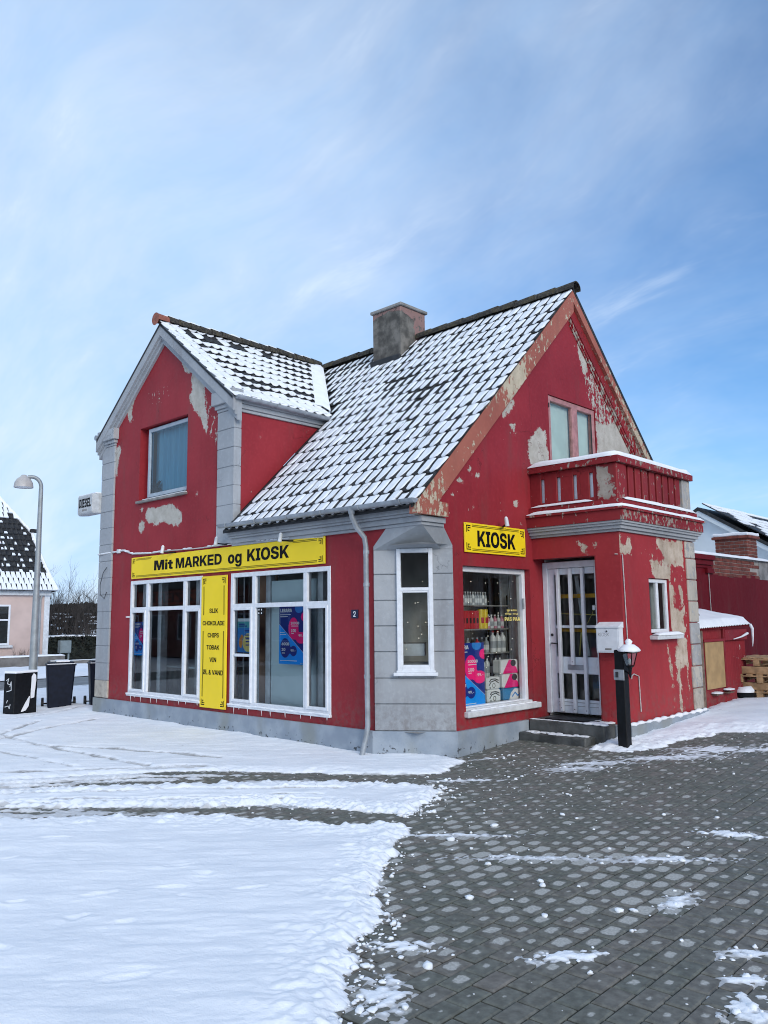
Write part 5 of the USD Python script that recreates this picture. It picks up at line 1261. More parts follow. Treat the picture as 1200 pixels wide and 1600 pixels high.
# little spot lamps over the signs
def spot(F, u, v, label):
    t = thing('sign_lamp', label, 'lamp', None, 0)
    b = MB(); b.tube(F([(u+.16, v-.03, .0), (u+.08, v-.03, .06), (u, v-.02, .17)]), .014, 6); put('bracket', b, m_black, t)
    b = MB(); b.tube(F([(u, v-.045, .19), (u, v+.075, .17)]), [.032, .028], 12); put('lamp_body', b, m_offwhite, t, smooth=40)
    b = MB(); b.tube(F([(u, v+.076, .17), (u, v+.098, .168)]), [.03, .012], 10); put('snow_cap', b, m_snow, t, smooth=True)
spot(FA, -6.1, 3.13, 'small white spot lamp over the word Mit on the long sign'); spot(FA, -4.42, 3.16, 'small white spot lamp over the word og on the long sign'); spot(FA, -2.72, 3.09, 'small white spot lamp over the word KIOSK on the long sign'); spot(FB, 1.70, 3.22, 'small white spot lamp over the short KIOSK sign')
# cable along the long sign
b = MB(); pts = [(-8.76, -.055, 3.22), (-8.2, -.02, 3.235), (-7.8, -.02, 3.25), (-7.45, -.02, 3.16), (-6.8, -.03, 3.13), (-6.1, -.03, 3.14), (-5.2, -.03, 3.12), (-4.4, -.03, 3.125), (-3.4, -.03, 3.11), (-2.7, -.03, 3.10), (-1.9, -.03, 3.07)]
b.tube(pts, .011, 6); cb_ = put('cable', b, m_cable, house, smooth=True)
sn = MB()
for i in range(60):
    k = rng.random()*(len(pts)-2); a = np.array(pts[int(k)]); c = np.array(pts[int(k)+1]); q2 = a+(c-a)*(k-int(k)); sn.add(icv*[.05+.05*rng.random(), .014, .012]+q2+[0, -.004, .014], icf)
put('cable_snow', sn, m_snow, cb_, smooth=True, kind='stuff')
b = MB(); b.box(-8.03, -7.93, 3.21, 3.29, .0, .05, .008, F=FA); put('junction_box', b, m_offwhite, house)
b = MB(); b.tube([(-8.40, -.05, 2.95), (-8.50, -.07, 2.85), (-8.58, -.09, 2.6), (-8.56, -.09, 2.4), (-8.45, -.06, 2.32), (-8.38, -.05, 2.45), (-8.38, -.05, 2.9)], .007, 5); put('loose_cable', b, m_dark, house, smooth=True)
b = MB(); b.tube([(1.40, 2.60, 2.74), (1.475+.012, 2.66, 2.73), (1.484, 2.68, 2.2), (1.484, 2.70, 1.35)], .008, 5); b.tube([(1.75, 2.24, 1.02), (1.62, 2.5, 1.03), (1.49, 2.82, 1.04), (1.484, 2.98, 1.0), (1.484, 3.0, .5)], .009, 5); put('lamp_cable', b, m_cable, house, smooth=True)
# house number
t = thing('house_number', 'small dark enamel house number plate with a white 2', 'number plate'); b = MB(); b.box(-1.335, -1.195, 1.865, 1.985, .001, .012, .004, F=FA); put('plate', b, plain('enamel_navy', (.02, .025, .06), .3, .1, 9.), t); b = MB(); b.prism(fit_text('2', -1.29, -1.24, 1.885, 1.965, 700), .0125, .014, FA); put('numeral', b, m_paper, t)
# DIESEL sign box on the far corner
t = thing('diesel_sign', 'old white box sign reading DIESEL sticking out past the left corner', 'sign')
DS = Fr((-8.76, -.06, 0), (1, 0, 0))
plan = [(-.85, 0), (-.83, .05), (-.72, .13), (-.10, .13), (0, .03), (0, -.03), (-.10, -.13), (-.72, -.13), (-.83, -.05)]
top = lambda u: 4.50 if -.75 < u < -.07 else 4.44
n = len(plan); v = []
for zt in (4.10, 4.13, 4.475, 4.505):
    ins = .02 if zt in (4.10, 4.505) else 0
    for u, ww in plan: v.append((u*(1-ins*.5), zt, ww*(1-ins*6 if abs(ww) > .01 else 1)))
f = []
for k in range(3):
    for i in range(n): j = (i+1) % n; f += [[k*n+i, (k+1)*n+i, (k+1)*n+j, k*n+j]]
f = np.array(f); tri = np.vstack([f[:, [0, 1, 2]], f[:, [0, 2, 3]], [[0, i, i+1] for i in range(1, n-1)], [[3*n, 3*n+i+1, 3*n+i] for i in range(1, n-1)]])
put('box', (DS(v), tri), plain('aged_sign_plastic', (.46, .47, .48), .5, .16, 9., .1), t); b = MB(); b.prism(fit_text('DIESEL', -.66, -.14, 4.24, 4.43, 750), .131, .134, DS); put('lettering', b, m_signblack, t); b = MB(); b.prism(fit_text('SERVICE', -.53, -.31, 4.165, 4.205, 600), .131, .133, DS); put('lettering', b, m_render, t)
sn = MB(); sn.box(-.8, -.03, 4.504, 4.53, -.09, .09, .012, F=DS); put('snow_cap', sn, m_snow, t)
# posters
def offer_poster(F, u0, u1, v0, v1, w, label, clip=None):
    t = thing('offer_poster', label, 'poster'); full = sbox(u0, v0, u1, v1)
    if clip: full = full.intersection(sbox(*clip))
    W, H = u1-u0, v1-v0; c = lambda a, d: (u0+W*a, v0+H*d)
    b = MB(); b.prism(full, w, w+.003, F); put('sheet', b, m_navy, t)
    lo = Polygon([c(0, 0), c(1, 0), c(1, .17), c(0, .70)]).intersection(full); b = MB(); b.prism(lo, w+.0035, w+.0045, F); put('print', b, m_cyan, t)
    hi = affinity.scale(Point(c(.76, .97)).buffer(.5), W*.30, H*.17).intersection(full); b = MB(); b.prism(hi, w+.0035, w+.0045, F); put('print', b, m_midblue, t)
    k = unary_union([affinity.scale(Point(c(.56, .62)).buffer(1.), W*.19, H*.19), affinity.scale(Point(c(.84, .46)).buffer(1.), W*.20, H*.10), affinity.scale(Point(c(.68, .50)).buffer(1.), W*.14, H*.08), affinity.scale(Point(c(.98, .82)).buffer(1.), W*.14, H*.08)]).buffer(W*.04).buffer(-W*.04).intersection(full); b = MB(); b.prism(k, w+.005, w+.006, F); put('print', b, m_magenta, t)
    k = unary_union([affinity.scale(Point(c(.24, .28)).buffer(1.), W*.19, H*.17), affinity.scale(Point(c(.56, .23)).buffer(1.), W*.13, H*.09), affinity.scale(Point(c(.4, .24)).buffer(1.), W*.1, H*.06)]).buffer(W*.04).buffer(-W*.04).intersection(full); b = MB(); b.prism(k, w+.005, w+.006, F); put('print', b, m_navy, t)
    T = [('LEBARA', .05, .50, .905, .965, 800), ('100GB', .46, .78, .69, .735, 750), ('100', .47, .66, .555, .61, 750), ('99.-', .76, .95, .475, .52, 750), ('60GB', .11, .40, .325, .375, 750), ('10', .11, .25, .225, .28, 750), ('99.-', .46, .64, .215, .26, 750), ('lebara.dk', .82, .97, .02, .033, 600)]
    b = MB()
    for tx, a, d, e, h, wt in T: b.prism(fit_text(tx, *[c(a, 0)[0], c(d, 0)[0]], c(0, e)[1], c(0, h)[1], wt).intersection(full), w+.0065, w+.0075, F)
    for a, d, e in ((.05, .46, .855), (.05, .34, .82), (.04, .22, .545), (.04, .28, .51), (.48, .74, .655), (.48, .58, .525), (.12, .24, .185), (.05, .7, .055)): b.prism(sbox(*c(a, e), *c(d, e+.012)).intersection(full), w+.0065, w+.0075, F)
    b.prism(LineString([c(0, .70), c(1, .17)]).buffer(.002).intersection(full), w+.0065, w+.0075, F); put('lettering', b, m_paper, t)
offer_poster(FA, -3.005, -2.385, 1.18, 2.055, -.045, 'blue offer poster with pink blobs in the right shop window')
offer_poster(FA, -7.39, -6.965, 1.215, 1.845, -.045, 'small blue offer poster in the left pane of the left shop window')
offer_poster(FB, .80, 1.53, .60, 1.50, -.17, 'blue offer poster cut off by the kiosk window frame', clip=(.875, .6, 2, 2))
t = thing('offer_poster', 'small blue and orange offer poster with a yellow disc in the right window', 'poster'); u0, u1, v0, v1 = -4.10, -3.67, 1.335, 1.885
b = MB(); b.prism(sbox(u0, v0, u1, v1), -.055, -.052, FA); put('sheet', b, m_midblue, t)
b = MB(); b.prism(sbox(u0, v1-.05, u1, v1), -.0515, -.0505, FA); put('print', b, m_paper, t)
b = MB(); b.prism(sbox(u0, v1-.15, u1, v1-.052), -.0515, -.0505, FA); put('print', b, m_teal, t)
b = MB(); b.prism(affinity.scale(Point(u0+.285, v0+.16).buffer(1), .14, .15), -.0500, -.049, FA); put('print', b, m_pyellow, t)
b = MB(); b.prism(unary_union([affinity.scale(Point(u0+.09, v0+.16).buffer(1), .045, .09), Point(u0+.12, v0+.25).buffer(.035)]), -.0515, -.0505, FA); put('print', b, m_orange, t)
b = MB()
for a, c, d in ((.20, .36, .27), (.23, .33, .21), (.23, .35, .165), (.23, .35, .11), (.03, .2, .445), (.03, .26, .415), (.2, .4, .34)): b.prism(sbox(u0+a, v0+d, u0+c, v0+d+.02), -.0485, -.0475, FA)
put('print', b, m_navy, t); b = MB(); b.prism(fit_text('10GB', u0+.22, u0+.36, v0+.215, v0+.25, 700), -.0465, -.0455, FA); put('lettering', b, m_navy, t)
t = thing('window_sticker', 'small black pictogram sticker at the top of the right shop window', 'sticker'); b = MB(); b.box(-3.54, -3.39, 1.94, 2.05, -.033, -.031, F=FA); put('sheet', b, m_black, t)
b = MB()
for a, c in ((.035, .08), (.1, .08), (.03, .025), (.1, .025)): b.prism(Point(-3.54+a, 1.94+c).buffer(.014), -.0305, -.030, FA)
put('print', b, m_paper, t)
t = thing('window_sticker', 'yellow lettering stuck on the kiosk window glass', 'sticker'); b = MB(); b.prism(fit_text('PAS PAA', 2.04, 2.44, 1.80, 1.86, 800), -.147, -.145, FB); b.prism(fit_text('gratis', 2.10, 2.36, 1.94, 1.98, 600), -.147, -.145, FB); b.prism(fit_text('dig og', 2.05, 2.38, 1.89, 1.925, 600), -.147, -.145, FB); put('lettering', b, m_pyellow, t)
# mailbox
t = thing('mailbox', 'white metal mailbox with KIOSK scribbled on it beside the shop door', 'mailbox')
MF = Fr((0, 2.62, 0), (1, 0, 0)); b = MB(); b.prism(Polygon([(1.11, 1.345), (1.46, 1.345), (1.46, 1.69), (1.11, 1.69)]), .002, .13, MF); put('body', b, m_white, t)
v = MF([(1.10, 1.692, .0), (1.47, 1.692, .0), (1.47, 1.692, .145), (1.10, 1.692, .145), (1.10, 1.775, .0), (1.47, 1.775, .0), (1.47, 1.715, .145), (1.10, 1.715, .145)]); put('lid', (v, np.array([[0, 1, 2, 3], [4, 7, 6, 5], [3, 2, 6, 7], [0, 4, 5, 1], [1, 5, 6, 2], [0, 3, 7, 4]])), m_white, t)
b = MB(); b.box(1.125, 1.445, 1.36, 1.675, .1305, .136, .003, F=MF); put('door', b, m_white, t); b = MB(); b.lathe([(0, 0), (.012, 0), (.012, .008), (0, .009)], seg=10); v, f = b.mesh(); put('lock', (MF(np.column_stack([v[:, 0]+1.28, v[:, 1]+1.645, v[:, 2]+.1365])), f), m_dark, t)
b = MB(); b.box(1.245, 1.345, 1.385, 1.408, .1365, .140, .002, F=MF); put('name_slot', b, m_render, t); b = MB(); b.prism(affinity.skew(fit_text('KIOSK', 1.145, 1.315, 1.575, 1.625, 250), 8), .1365, .1372, MF); put('lettering', b, m_render, t)
# garden lamp post
gx, gy = 1.63, 2.2; gz = float(ground_z(gx, gy))
t = thing('lamp_post', 'black wooden lamp post with snow topped lantern beside the porch', 'lamp', (gx, gy, gz))
b = MB(); b.box(-.068, .068, -.068, .068, -.1, 1.30, .008); put('post', b, m_black, t)
b = MB(); b.box(-.075, .075, -.085, -.069, .90, 1.04, .006); put('switch_box', b, m_zinc, t); b = MB(); b.box(-.045, -.005, -.094, -.086, .94, 1.01, .004); put('switch', b, m_dark, t)
lx, ly = .155, -.06
b = MB(); b.tube([(.07, -.02, 1.02), (lx, ly, .98), (lx, ly, 1.10)], [.012, .018, .02], 8); put('arm', b, m_black, t, smooth=30); b = MB(); b.lathe([(.0, .93), (.014, .95), (.022, 1.02), (.03, 1.07), (.06, 1.09), (.062, 1.10), (0, 1.10)], (lx, ly, 0), 10); put('bracket', b, m_black, t, smooth=30)
b = MB()
for i in range(4):
    a = math.pi/4+i*math.pi/2; b.tube([(lx+.055*math.cos(a), ly+.055*math.sin(a), 1.095), (lx+.105*math.cos(a), ly+.105*math.sin(a), 1.27)], .007, 5)
    a2 = a+math.pi/2; b.tube([(lx+.105*math.cos(a), ly+.105*math.sin(a), 1.268), (lx+.105*math.cos(a2), ly+.105*math.sin(a2), 1.268)], .008, 5)
lf = put('lantern_frame', b, m_black, t)
b = MB()
for i in range(4):
    a = math.pi/4+i*math.pi/2; a2 = a+math.pi/2; b.quad(*[(lx+r*math.cos(q), ly+r*math.sin(q), z) for r, q, z in ((.053, a, 1.10), (.053, a2, 1.10), (.103, a2, 1.262), (.103, a, 1.262))])
put('lantern_glass', b, m_glass, lf)
b = MB(); b.lathe([(.0, 1.10), (.02, 1.12), (.028, 1.17), (.0, 1.2)], (lx, ly, 0), 10); put('bulb', b, m_offwhite, lf, smooth=True)
b = MB(); b.lathe([(.15, 1.275), (.10, 1.33), (.03, 1.37), (.0, 1.375)], (lx, ly, 0), 4); put('lantern_roof', b, m_black, t)
b = MB(); b.lathe([(.14, 1.283), (.158, 1.30), (.12, 1.335), (.075, 1.372), (.035, 1.382), (.045, 1.395), (.05, 1.42), (.03, 1.445), (0, 1.45)], (lx, ly, 0), 10); b.warp(lambda v: v+(meshkit.noise(v*22)-.5)[:, None]*.016); put('snow_cap', b, m_snow, t, smooth=True)
b = MB(); b.lathe([(.02, 1.37), (.035, 1.40), (.0, 1.43)], (lx, ly, 0), 8); put('finial', b, m_black, t)

# ------------------------------------------------------------------ right hand side
# corrugated lean-to shed
SF = Fr((1.35, 0, 0), (0, 1, 0))
shed = thing('lean_to_shed', 'small dark red corrugated lean-to with boarded window behind the porch', 'shed')
def corr(u0, u1, v0, v1, w, F, pitch=.075, amp=.011):
    n = int((u1-u0)/pitch*6); u = np.linspace(u0, u1, n); ww = w+amp*np.sin((u-u0)/pitch*2*math.pi)
    v = np.concatenate([F(np.column_stack([u, np.full(n, v0), ww])), F(np.column_stack([u, np.full(n, v1), ww]))]); i = np.arange(n-1)
    return v, np.stack([i, i+1, n+i+1, n+i], -1)
for nm, (u0, u1, v0, v1) in {'panel': (5.3, 6.45, .2, 1.62), 'panel_': (6.45, 7.46, .2, 1.40)}.items():
    v, f = corr(u0, u1, v0, v1, .0, SF); put('wall_panel', (v, f), m_corr, shed, smooth=True, pv={'peel': np.full(len(v), -.3), 'flake': np.where(v[:, 1] > 6.9, .4, .1)})
b = MB(); b.box(5.62, 6.40, .62, 1.40, .015, .03, .003, F=SF); put('boarded_window', b, m_ply, shed, label='bare plywood sheet over the shed window')
b = MB(); b.box(5.56, 6.46, 1.405, 1.45, .0, .045, .004, F=SF); b.box(6.405, 6.46, .55, 1.62, .0, .04, .004, F=SF); trim('window_trim', b, m_corr, shed)
b = MB(); b.box(6.46, 7.48, 1.41, 1.60, .0, .05, .005, F=SF); trim('fascia_board', b, m_corr, shed, flake=.2)
b = MB(); b.box(5.36, 5.48, .1, 1.6, -.05, .06, .01, F=SF); put('corner_post', b, m_oldwood, shed)
b = MB(); b.box(7.44, 7.48, .2, 1.4, -1.3, .0, F=SF); trim('side_wall', b, m_corr, shed)
n = 120; ry = np.linspace(5.2, 7.56, n); wv = .011*np.sin(ry/.075*2*math.pi)
v = np.concatenate([np.column_stack([np.full(n, 1.45), ry, 1.63+wv+.02*(ry-5.2)]), np.column_stack([np.full(n, .42), ry, 1.86+wv+.02*(ry-5.2)])]); i = np.arange(n-1)
v2 = v-[0, 0, .01]; shroof = put('roof_sheet', (np.vstack([v, v2]), np.vstack([np.stack([i, i+1, n+i+1, n+i], -1), 2*n+np.stack([i+1, i, n+i, n+i+1], -1)])), m_corr, shed, smooth=True, pv={'peel': np.full(4*n, -.3), 'flake': np.zeros(4*n)})
X, Y = np.meshgrid(np.linspace(0, 1, 12), np.linspace(5.2, 7.54, 110), indexing='ij'); e = np.minimum(np.minimum(X, 1-X)*12, 1)*np.minimum(np.minimum(Y-5.2, 7.54-Y)*9+.2, 1)
Zs = 1.63+.23*X+.02*(Y-5.2)+.012+np.maximum(.011*np.sin(Y/.075*2*math.pi), -.02)*(1-e)+e**.5*.10+(meshkit.fbm(np.stack([X*3, Y*2, 0*X], -1), 3, 3)-.5)*.05*e
I = np.arange(12*110).reshape(12, 110); f = np.stack([I[:-1, :-1], I[:-1, 1:], I[1:, 1:], I[1:, :-1]], -1).reshape(-1, 4)
put('roof_snow', (np.stack([1.455-1.0*X, Y, Zs], -1).reshape(-1, 3), f), m_snow, shed, smooth=True)
sn = MB(); sn.tube([(1.46, 7.5, 1.68), (1.48, 7.55, 1.60), (1.47, 7.56, 1.42), (1.46, 7.56, 1.28)], [.028, .03, .02, .006], 7); put('icicle_snow', sn, m_snow, shed, smooth=True)
for P_ in (None, (1.39, 5.95, .55), (1.40, 6.45, .58)):
    sn = MB()
    if P_ is None: sn.tube([(1.43, 6.75, 1.43), (1.43, 7.1, 1.46), (1.43, 7.42, 1.52)], [.006, .015, .026], 7)
    else: sn.add(icv*[.10, .16, .02]+list(P_), icf)
    put('ledge_snow', sn, m_snow, shed, smooth=True)
for u in (5.95, 6.45):
    b = MB(); b.box(u-.13, u+.13, .515, .535, .0, .10, .004, F=SF); put('ledge', b, m_oldwood, shed)
t = thing('roof_hatch', 'small snow covered hatch box on the lean-to roof', 'hatch')
b = MB(); b.prism(Polygon([(5.3, 1.74), (6.35, 1.80), (6.1, 1.98), (5.3, 1.93)]), -.75, -.30, SF); put('box', b, m_oldwood, t)
sn = MB(); sn.tube(SF([(5.3, 1.95, -.5), (5.7, 1.99, -.5), (6.1, 2.0, -.48), (6.25, 1.93, -.45), (6.42, 1.80, -.4)]), [.07, .07, .06, .05, .03], 8); put('snow_cap', sn, m_snow, t, smooth=True)
# red annex wall with brick parapet
annex = thing('red_annex', 'dark red single storey annex with brick parapet behind the lean-to', 'building')
AF = Fr((.40, 0, 0), (0, 1, 0))
yy = np.linspace(8.6, 17, 40); edge = [(y, 2.66+.02*(y-8.6)+.03*math.sin(y*3.1)) for y in yy]
wall('wall', AF, Polygon([(6.8, .1), (17, .1), *edge[::-1], (8.6, 2.80), (6.8, 2.80)]), m_darkred, [[(9.6, 1.5), (9.9, 1.55), (9.8, 1.48)]], [([(9.0, 1.6), (12, 1.75), (12, 1.4), (9, 1.3)], .33)], cell=.25, parent=annex)
b = MB(); b.box(8.55, 17, 2.5, 3.08, -.30, -.012, F=AF); par = put('parapet', b, m_mortar, annex)
for r_ in range(5):
    z = 2.66+r_*.078
    for k_ in range(17):
        u0 = 8.62+k_*.262+(.13 if r_ % 2 else 0)
        if u0 > 11.2-.3*(r_ % 3): continue
        b = MB(); e = rng.uniform(-.004, .004); b.box(u0, u0+.25, z, z+.066, -.1, .0+e, .004, F=AF); put('brick', b, m_brick, par)
b = MB(); b.box(11.25, 16.9, 2.64, 3.06, -.1, .004, .01, F=AF); put('render_patch', b, m_render, par)
b = MB()
for z0, z1, w1 in ((2.80, 2.86, .02), (2.863, 2.96, .05), (2.963, 3.06, .09)): b.box(6.8, 8.55, z0, z1, -.3, w1, .004, F=AF)
b.box(8.2, 8.56, 2.70, 2.80, -.1, .06, .004, F=AF); trim('moulding', b, m_darkred, annex)
snow_ledge([(.25, 6.8, 3.065), (.25, 9, 3.07), (.28, 17, 3.075)], .42, .07, 'coping_snow', annex)
b = MB(); b.tube([(.415, 8.35, 2.7), (.415, 8.36, 1.7)], .008, 5); put('cable', b, m_cable, annex)
b = MB(); b.box(-5, .10, 8.2, 17, 2.55, 2.7); put('flat_roof', b, m_snow, annex)
t = thing('brick_chimney', 'short red brick chimney with snow cap on the annex roof', 'chimney')
x0, x1, y0, y1, z0, z1 = -.46, .27, 11.0, 11.6, 2.7, 3.60
b = MB(); b.box(x0+.008, x1-.008, y0+.008, y1-.008, z0, z1); stk = put('stack', b, m_mortar, t)
nb = int((z1-3.0)/.078)
for r_ in range(nb+1):
    z = 3.0+r_*.078; o = .11 if r_ % 2 else 0
    k = x0-o
    while k < x1-.02:
        a, c = max(k, x0), min(k+.21, x1)
        if c-a > .03: b = MB(); b.box(a, c, y0-rng.uniform(0, .004), y0+.1, z, z+.066, .004); put('brick', b, m_brick, stk)
        k += .22
    k = y0+.112-o*.5
    while k < y1-.02:
        a, c = max(k, y0+.11), min(k+.21, y1)
        if c-a > .03: b = MB(); b.box(x1-.1, x1+rng.uniform(0, .004), a, c, z, z+.066, .004); put('brick', b, m_brick, stk)
        k += .22
b = MB(); b.box(x0-.06, x1+.06, y0-.06, y1+.06, z1+.0, z1+.06, .008); put('cap', b, m_brick, t)
sn = MB(); sn.box(x0-.05, x1+.05, y0-.05, y1+.05, z1+.061, z1+.14, .04); m = trimesh.Trimesh(*sn.mesh(), process=False).subdivide_to_size(.15); vv = np.array(m.vertices); vv += (meshkit.noise(vv*4)-.5)[:, None]*.03; put('snow_cap', (vv, np.array(m.faces)), m_snow, t, smooth=True)
# pale house behind
t = thing('pale_house', 'pale blue rendered house with black snowy roof behind the annex', 'house')
hx, hy, hz = -3.15, 16.9, 5.18; hw, ez = 3.0, 3.3
b = MB(); b.prism(Polygon([(hx-hw, 0), (hx+hw, 0), (hx+hw, ez), (hx, hz-.05), (hx-hw, ez)]), -.3, 0, Fr((0, hy, 0), (1, 0, 0))); b.box(hx-hw, hx-hw+.2, hy+.3, hy+12, 0, ez); b.box(hx+hw-.2, hx+hw, hy+.3, hy+12, 0, ez); put('wall', b, m_palewall, t)
b = MB(); sl = (hz-ez)/hw
for s in (-1, 1):
    P = [(hx, hy-.25, hz), (hx+s*(hw+.3), hy-.25, ez-.3*sl), (hx+s*(hw+.3), hy+12, ez-.3*sl), (hx, hy+12, hz)]; b.quad(*(P if s > 0 else P[::-1])); b.quad(*[(p[0], p[1], p[2]-.1) for p in (P[::-1] if s > 0 else P)])
    b.quad((P[0][0], P[0][1], P[0][2]-.1), (P[1][0], P[1][1], P[1][2]-.1), P[1], P[0])
rf = put('roof', b, m_tile, t)
b = MB()
for s in (-1, 1): b.prism(Polygon([(hx, hz-.11), (hx+s*(hw+.28), ez-.28*sl-.11), (hx+s*(hw+.28), ez-.28*sl-.26), (hx, hz-.27)]), .02, .22, Fr((0, hy, 0), (1, 0, 0)))
put('barge_board', b, m_palewall, t)
sn = MB(); ta = MB(); hr_ = random.Random(4)
for r_ in range(11):
    for c_ in range(30):
        s_ = .3*r_; x = hx+s_*math.cos(math.atan(sl)); z = hz-s_*math.sin(math.atan(sl)); y = hy-.2+c_*.4
        if x > hx+hw+.2: continue
        aa = -math.degrees(math.atan(sl)); R_ = rot('y', -aa)
        ta.box(0, .31, 0, .385, 0, .03, 0, R=R_, loc=(x+.1, y, z+.008))
        nn_ = float(meshkit.fbm(np.array([[r_*.55, c_*.18, .4]]), 3, 8)[0])
        if nn_ > .5 or r_ < 1: sn.box(.02, .24+.06*hr_.random(), .01, .38, .03, .06, .012, R=R_, loc=(x+.1, y, z+.012))
put('roof_tiles', ta, m_tile, rf, kind='stuff'); put('roof_snow', sn, m_snow, rf, kind='stuff')
# pallets leaning stack
def pallet(z, dx, dy, rz, lab):
    t = thing('pallet', lab, 'pallet', (1.50+dx, 7.86+dy, float(ground_z(1.3, 7.6))+z), rz, None)
    for i, x in enumerate((-.34, 0, .34)):
        b = MB(); b.box(x-.05, x+.05, -.6, .6, 0, .022, .003); put('bottom_board', b, m_wood, t)
        for y in (-.53, 0, .53):
            b = MB(); b.box(x-.05, x+.05, y-.07, y+.07, .023, .10, .003); put('block', b, m_wood, t)
    for y in (-.53, 0, .53):
        b = MB(); b.box(-.4, .4, y-.07, y+.07, .101, .122, .003); put('stringer_board', b, m_wood, t)
    for i in range(5):
        x = -.35+i*.175; b = MB(); b.box(x-.05, x+.05, -.6, .6, .123, .145, .003); put('deck_board', b, m_wood, t)
pallet(.05, .12, -.1, 4, 'bottom wooden pallet of the stack beside the lean-to'); pallet(.33, .10, -.08, 7, 'middle wooden pallet of the stack beside the lean-to'); pallet(.62, .08, .0, 2, 'top wooden pallet of the stack beside the lean-to')
for z in (.196, .476):
    for y in (-.5, .5):
        lab_ = '%s timber bearer at the %s end of the pallet stack' % ('lower' if z < .3 else 'upper', 'shed' if y < 0 else 'far')
        b = MB(); b.box(1.22, 1.95, 7.79+y-.06, 7.79+y+.06, float(ground_z(1.3, 7.6))+z, float(ground_z(1.3, 7.6))+z+.13, .006); put('timber_block', b, m_wood, label=lab_, cat='timber', group='bearers between the pallets')
t = thing('black_tub', 'low black tub heaped with snow beside the lean-to', 'tub', (1.42, 7.12, float(ground_z(1.4, 7.1))))
b = MB(); b.lathe([(0, .0), (.14, .0), (.19, .16), (.175, .16), (.13, .03), (0, .03)], seg=16); put('body', b, m_black, t, smooth=30); b = MB(); b.lathe([(.178, .14), (.17, .2), (.1, .25), (0, .27)], seg=14); b.warp(lambda v: v+(meshkit.noise(v*12+3)-.5)[:, None]*.05); put('snow_heap', b, m_snow, t, smooth=True)

# ------------------------------------------------------------------ left hand side
b = MB(); b.quad((-20.9, -60, -.045), (-14.0, -60, -.045), (-14.0, 80, -.045), (-20.9, 80, -.045)); road = put('road', b, m_asphalt, kind='structure', label='wet grey asphalt road beyond the bins', cat='road')
b = MB()
for k in range(-10, 14): b.quad((-17.05, k*3.0+.2, -.04), (-16.9, k*3.0+.2, -.04), (-16.9, k*3.0+1.5, -.04), (-17.05, k*3.0+1.5, -.04))
put('road_markings', b, m_paper, road, kind='stuff')
def strip_snow(name, x0, x1, y0, y1, dx, dy, h, lab, seed):
    xs_, ys_ = np.arange(x0, x1+1e-6, dx), np.arange(y0, y1+1e-6, dy); X, Y = np.meshgrid(xs_, ys_, indexing='ij'); p3 = np.stack([X, Y, 0*X], -1)
    e = np.minimum(np.clip((X-x0)/.5, 0, 1), np.clip((x1-X)/.5, 0, 1)); Z = -.06+e*(h+.12*(meshkit.fbm(p3*1.2, 4, seed)-.4)+.05*(meshkit.fbm(p3*5, 3, seed+1)-.5))
    I = np.arange(X.size).reshape(X.shape); f = np.stack([I[:-1, :-1], I[1:, :-1], I[1:, 1:], I[:-1, 1:]], -1).reshape(-1, 4)
    th = np.clip(.55-e*.6+(meshkit.fbm(p3*2, 3, 3)-.5)*.8, 0, 1)
    put(name, (np.stack([X, Y, Z], -1).reshape(-1, 3), f), m_slush, smooth=True, kind='stuff', label=lab, cat='snow', pv={'thin': th.ravel()})
strip_snow('verge_snow', -26.9, -20.6, -4, 26, .2, .25, .16, 'lumpy bank of snow along the far side of the road', 4)
strip_snow('verge_snow', -14.6, -12.2, -14, 26, .15, .2, .06, 'flattened snow along the near side of the road', 7)
# low garden wall
gw = thing('garden_wall', 'low grey garden wall with snow on top across the road', 'wall')
b = MB(); b.box(-28.8, -28.5, 2.0, 8.6, -.1, .40, .01); put('wall', b, m_garden, gw)
b = MB(); b.box(-28.9, -28.6, 8.6, 15.0, -.1, .16, .01); put('low_wall', b, m_garden, gw)
snow_ledge([(-28.65, 2.0, .40), (-28.65, 8.6, .40)], .34, .07, 'snow_cap', gw); snow_ledge([(-28.75, 8.65, .16), (-28.75, 15.0, .16)], .3, .02, 'snow_cap', gw)
# pink house
ph = thing('pink_house', 'pale pink rendered house with black snow flecked roof across the road', 'house')
PX = -30.0
b = MB(); b.box(PX-8, PX, -6, 8.42, -.1, 3.3); put('wall', b, m_pinkwall, ph)
b = MB(); b.box(PX-.02, PX+.035, 8.22, 8.47, -.05, 3.28, .004); put('corner_pilaster', b, m_offwhite, ph); b = MB(); b.box(PX-.1, PX+.16, -6, 8.46, 3.08, 3.30, .01); put('eaves_board', b, m_offwhite, ph)
b = MB(); b.tube([(PX+.12, 8.05, 3.1), (PX+.06, 8.02, 2.9), (PX+.06, 8.02, .1)], .05, 8); put('downpipe', b, m_galv, ph, smooth=True)
HF = Fr((PX, 0, 0), (0, 1, 0))
w = framed('window', HF, 5.55, 6.72, .90, 2.66, [(5.63, 6.64, 1.95, 2.03)], -.02, .05, m_white, ph, .08); pane(HF, 5.62, 6.65, .97, 1.96, .01, w); pane(HF, 5.62, 6.65, 2.02, 2.59, .01, w)
b = MB(); b.box(5.62, 6.65, .95, 2.62, .002, .006, F=HF); put('dark_room', b, m_dark, w)
b = MB(); b.box(5.45, 6.85, .78, .89, .0, .14, .01, F=HF); put('sill', b, m_offwhite, w)
RE = [(8.62, 3.28, PX+.42), (8.42, 4.0, PX-.05), (8.25, 5.0, PX-.75), (8.15, 6.05, PX-1.5), (7.3, 7.35, PX-2.45), (6.3, 8.9, PX-3.6), (5.4, 10.2, PX-4.6)]
b = MB()
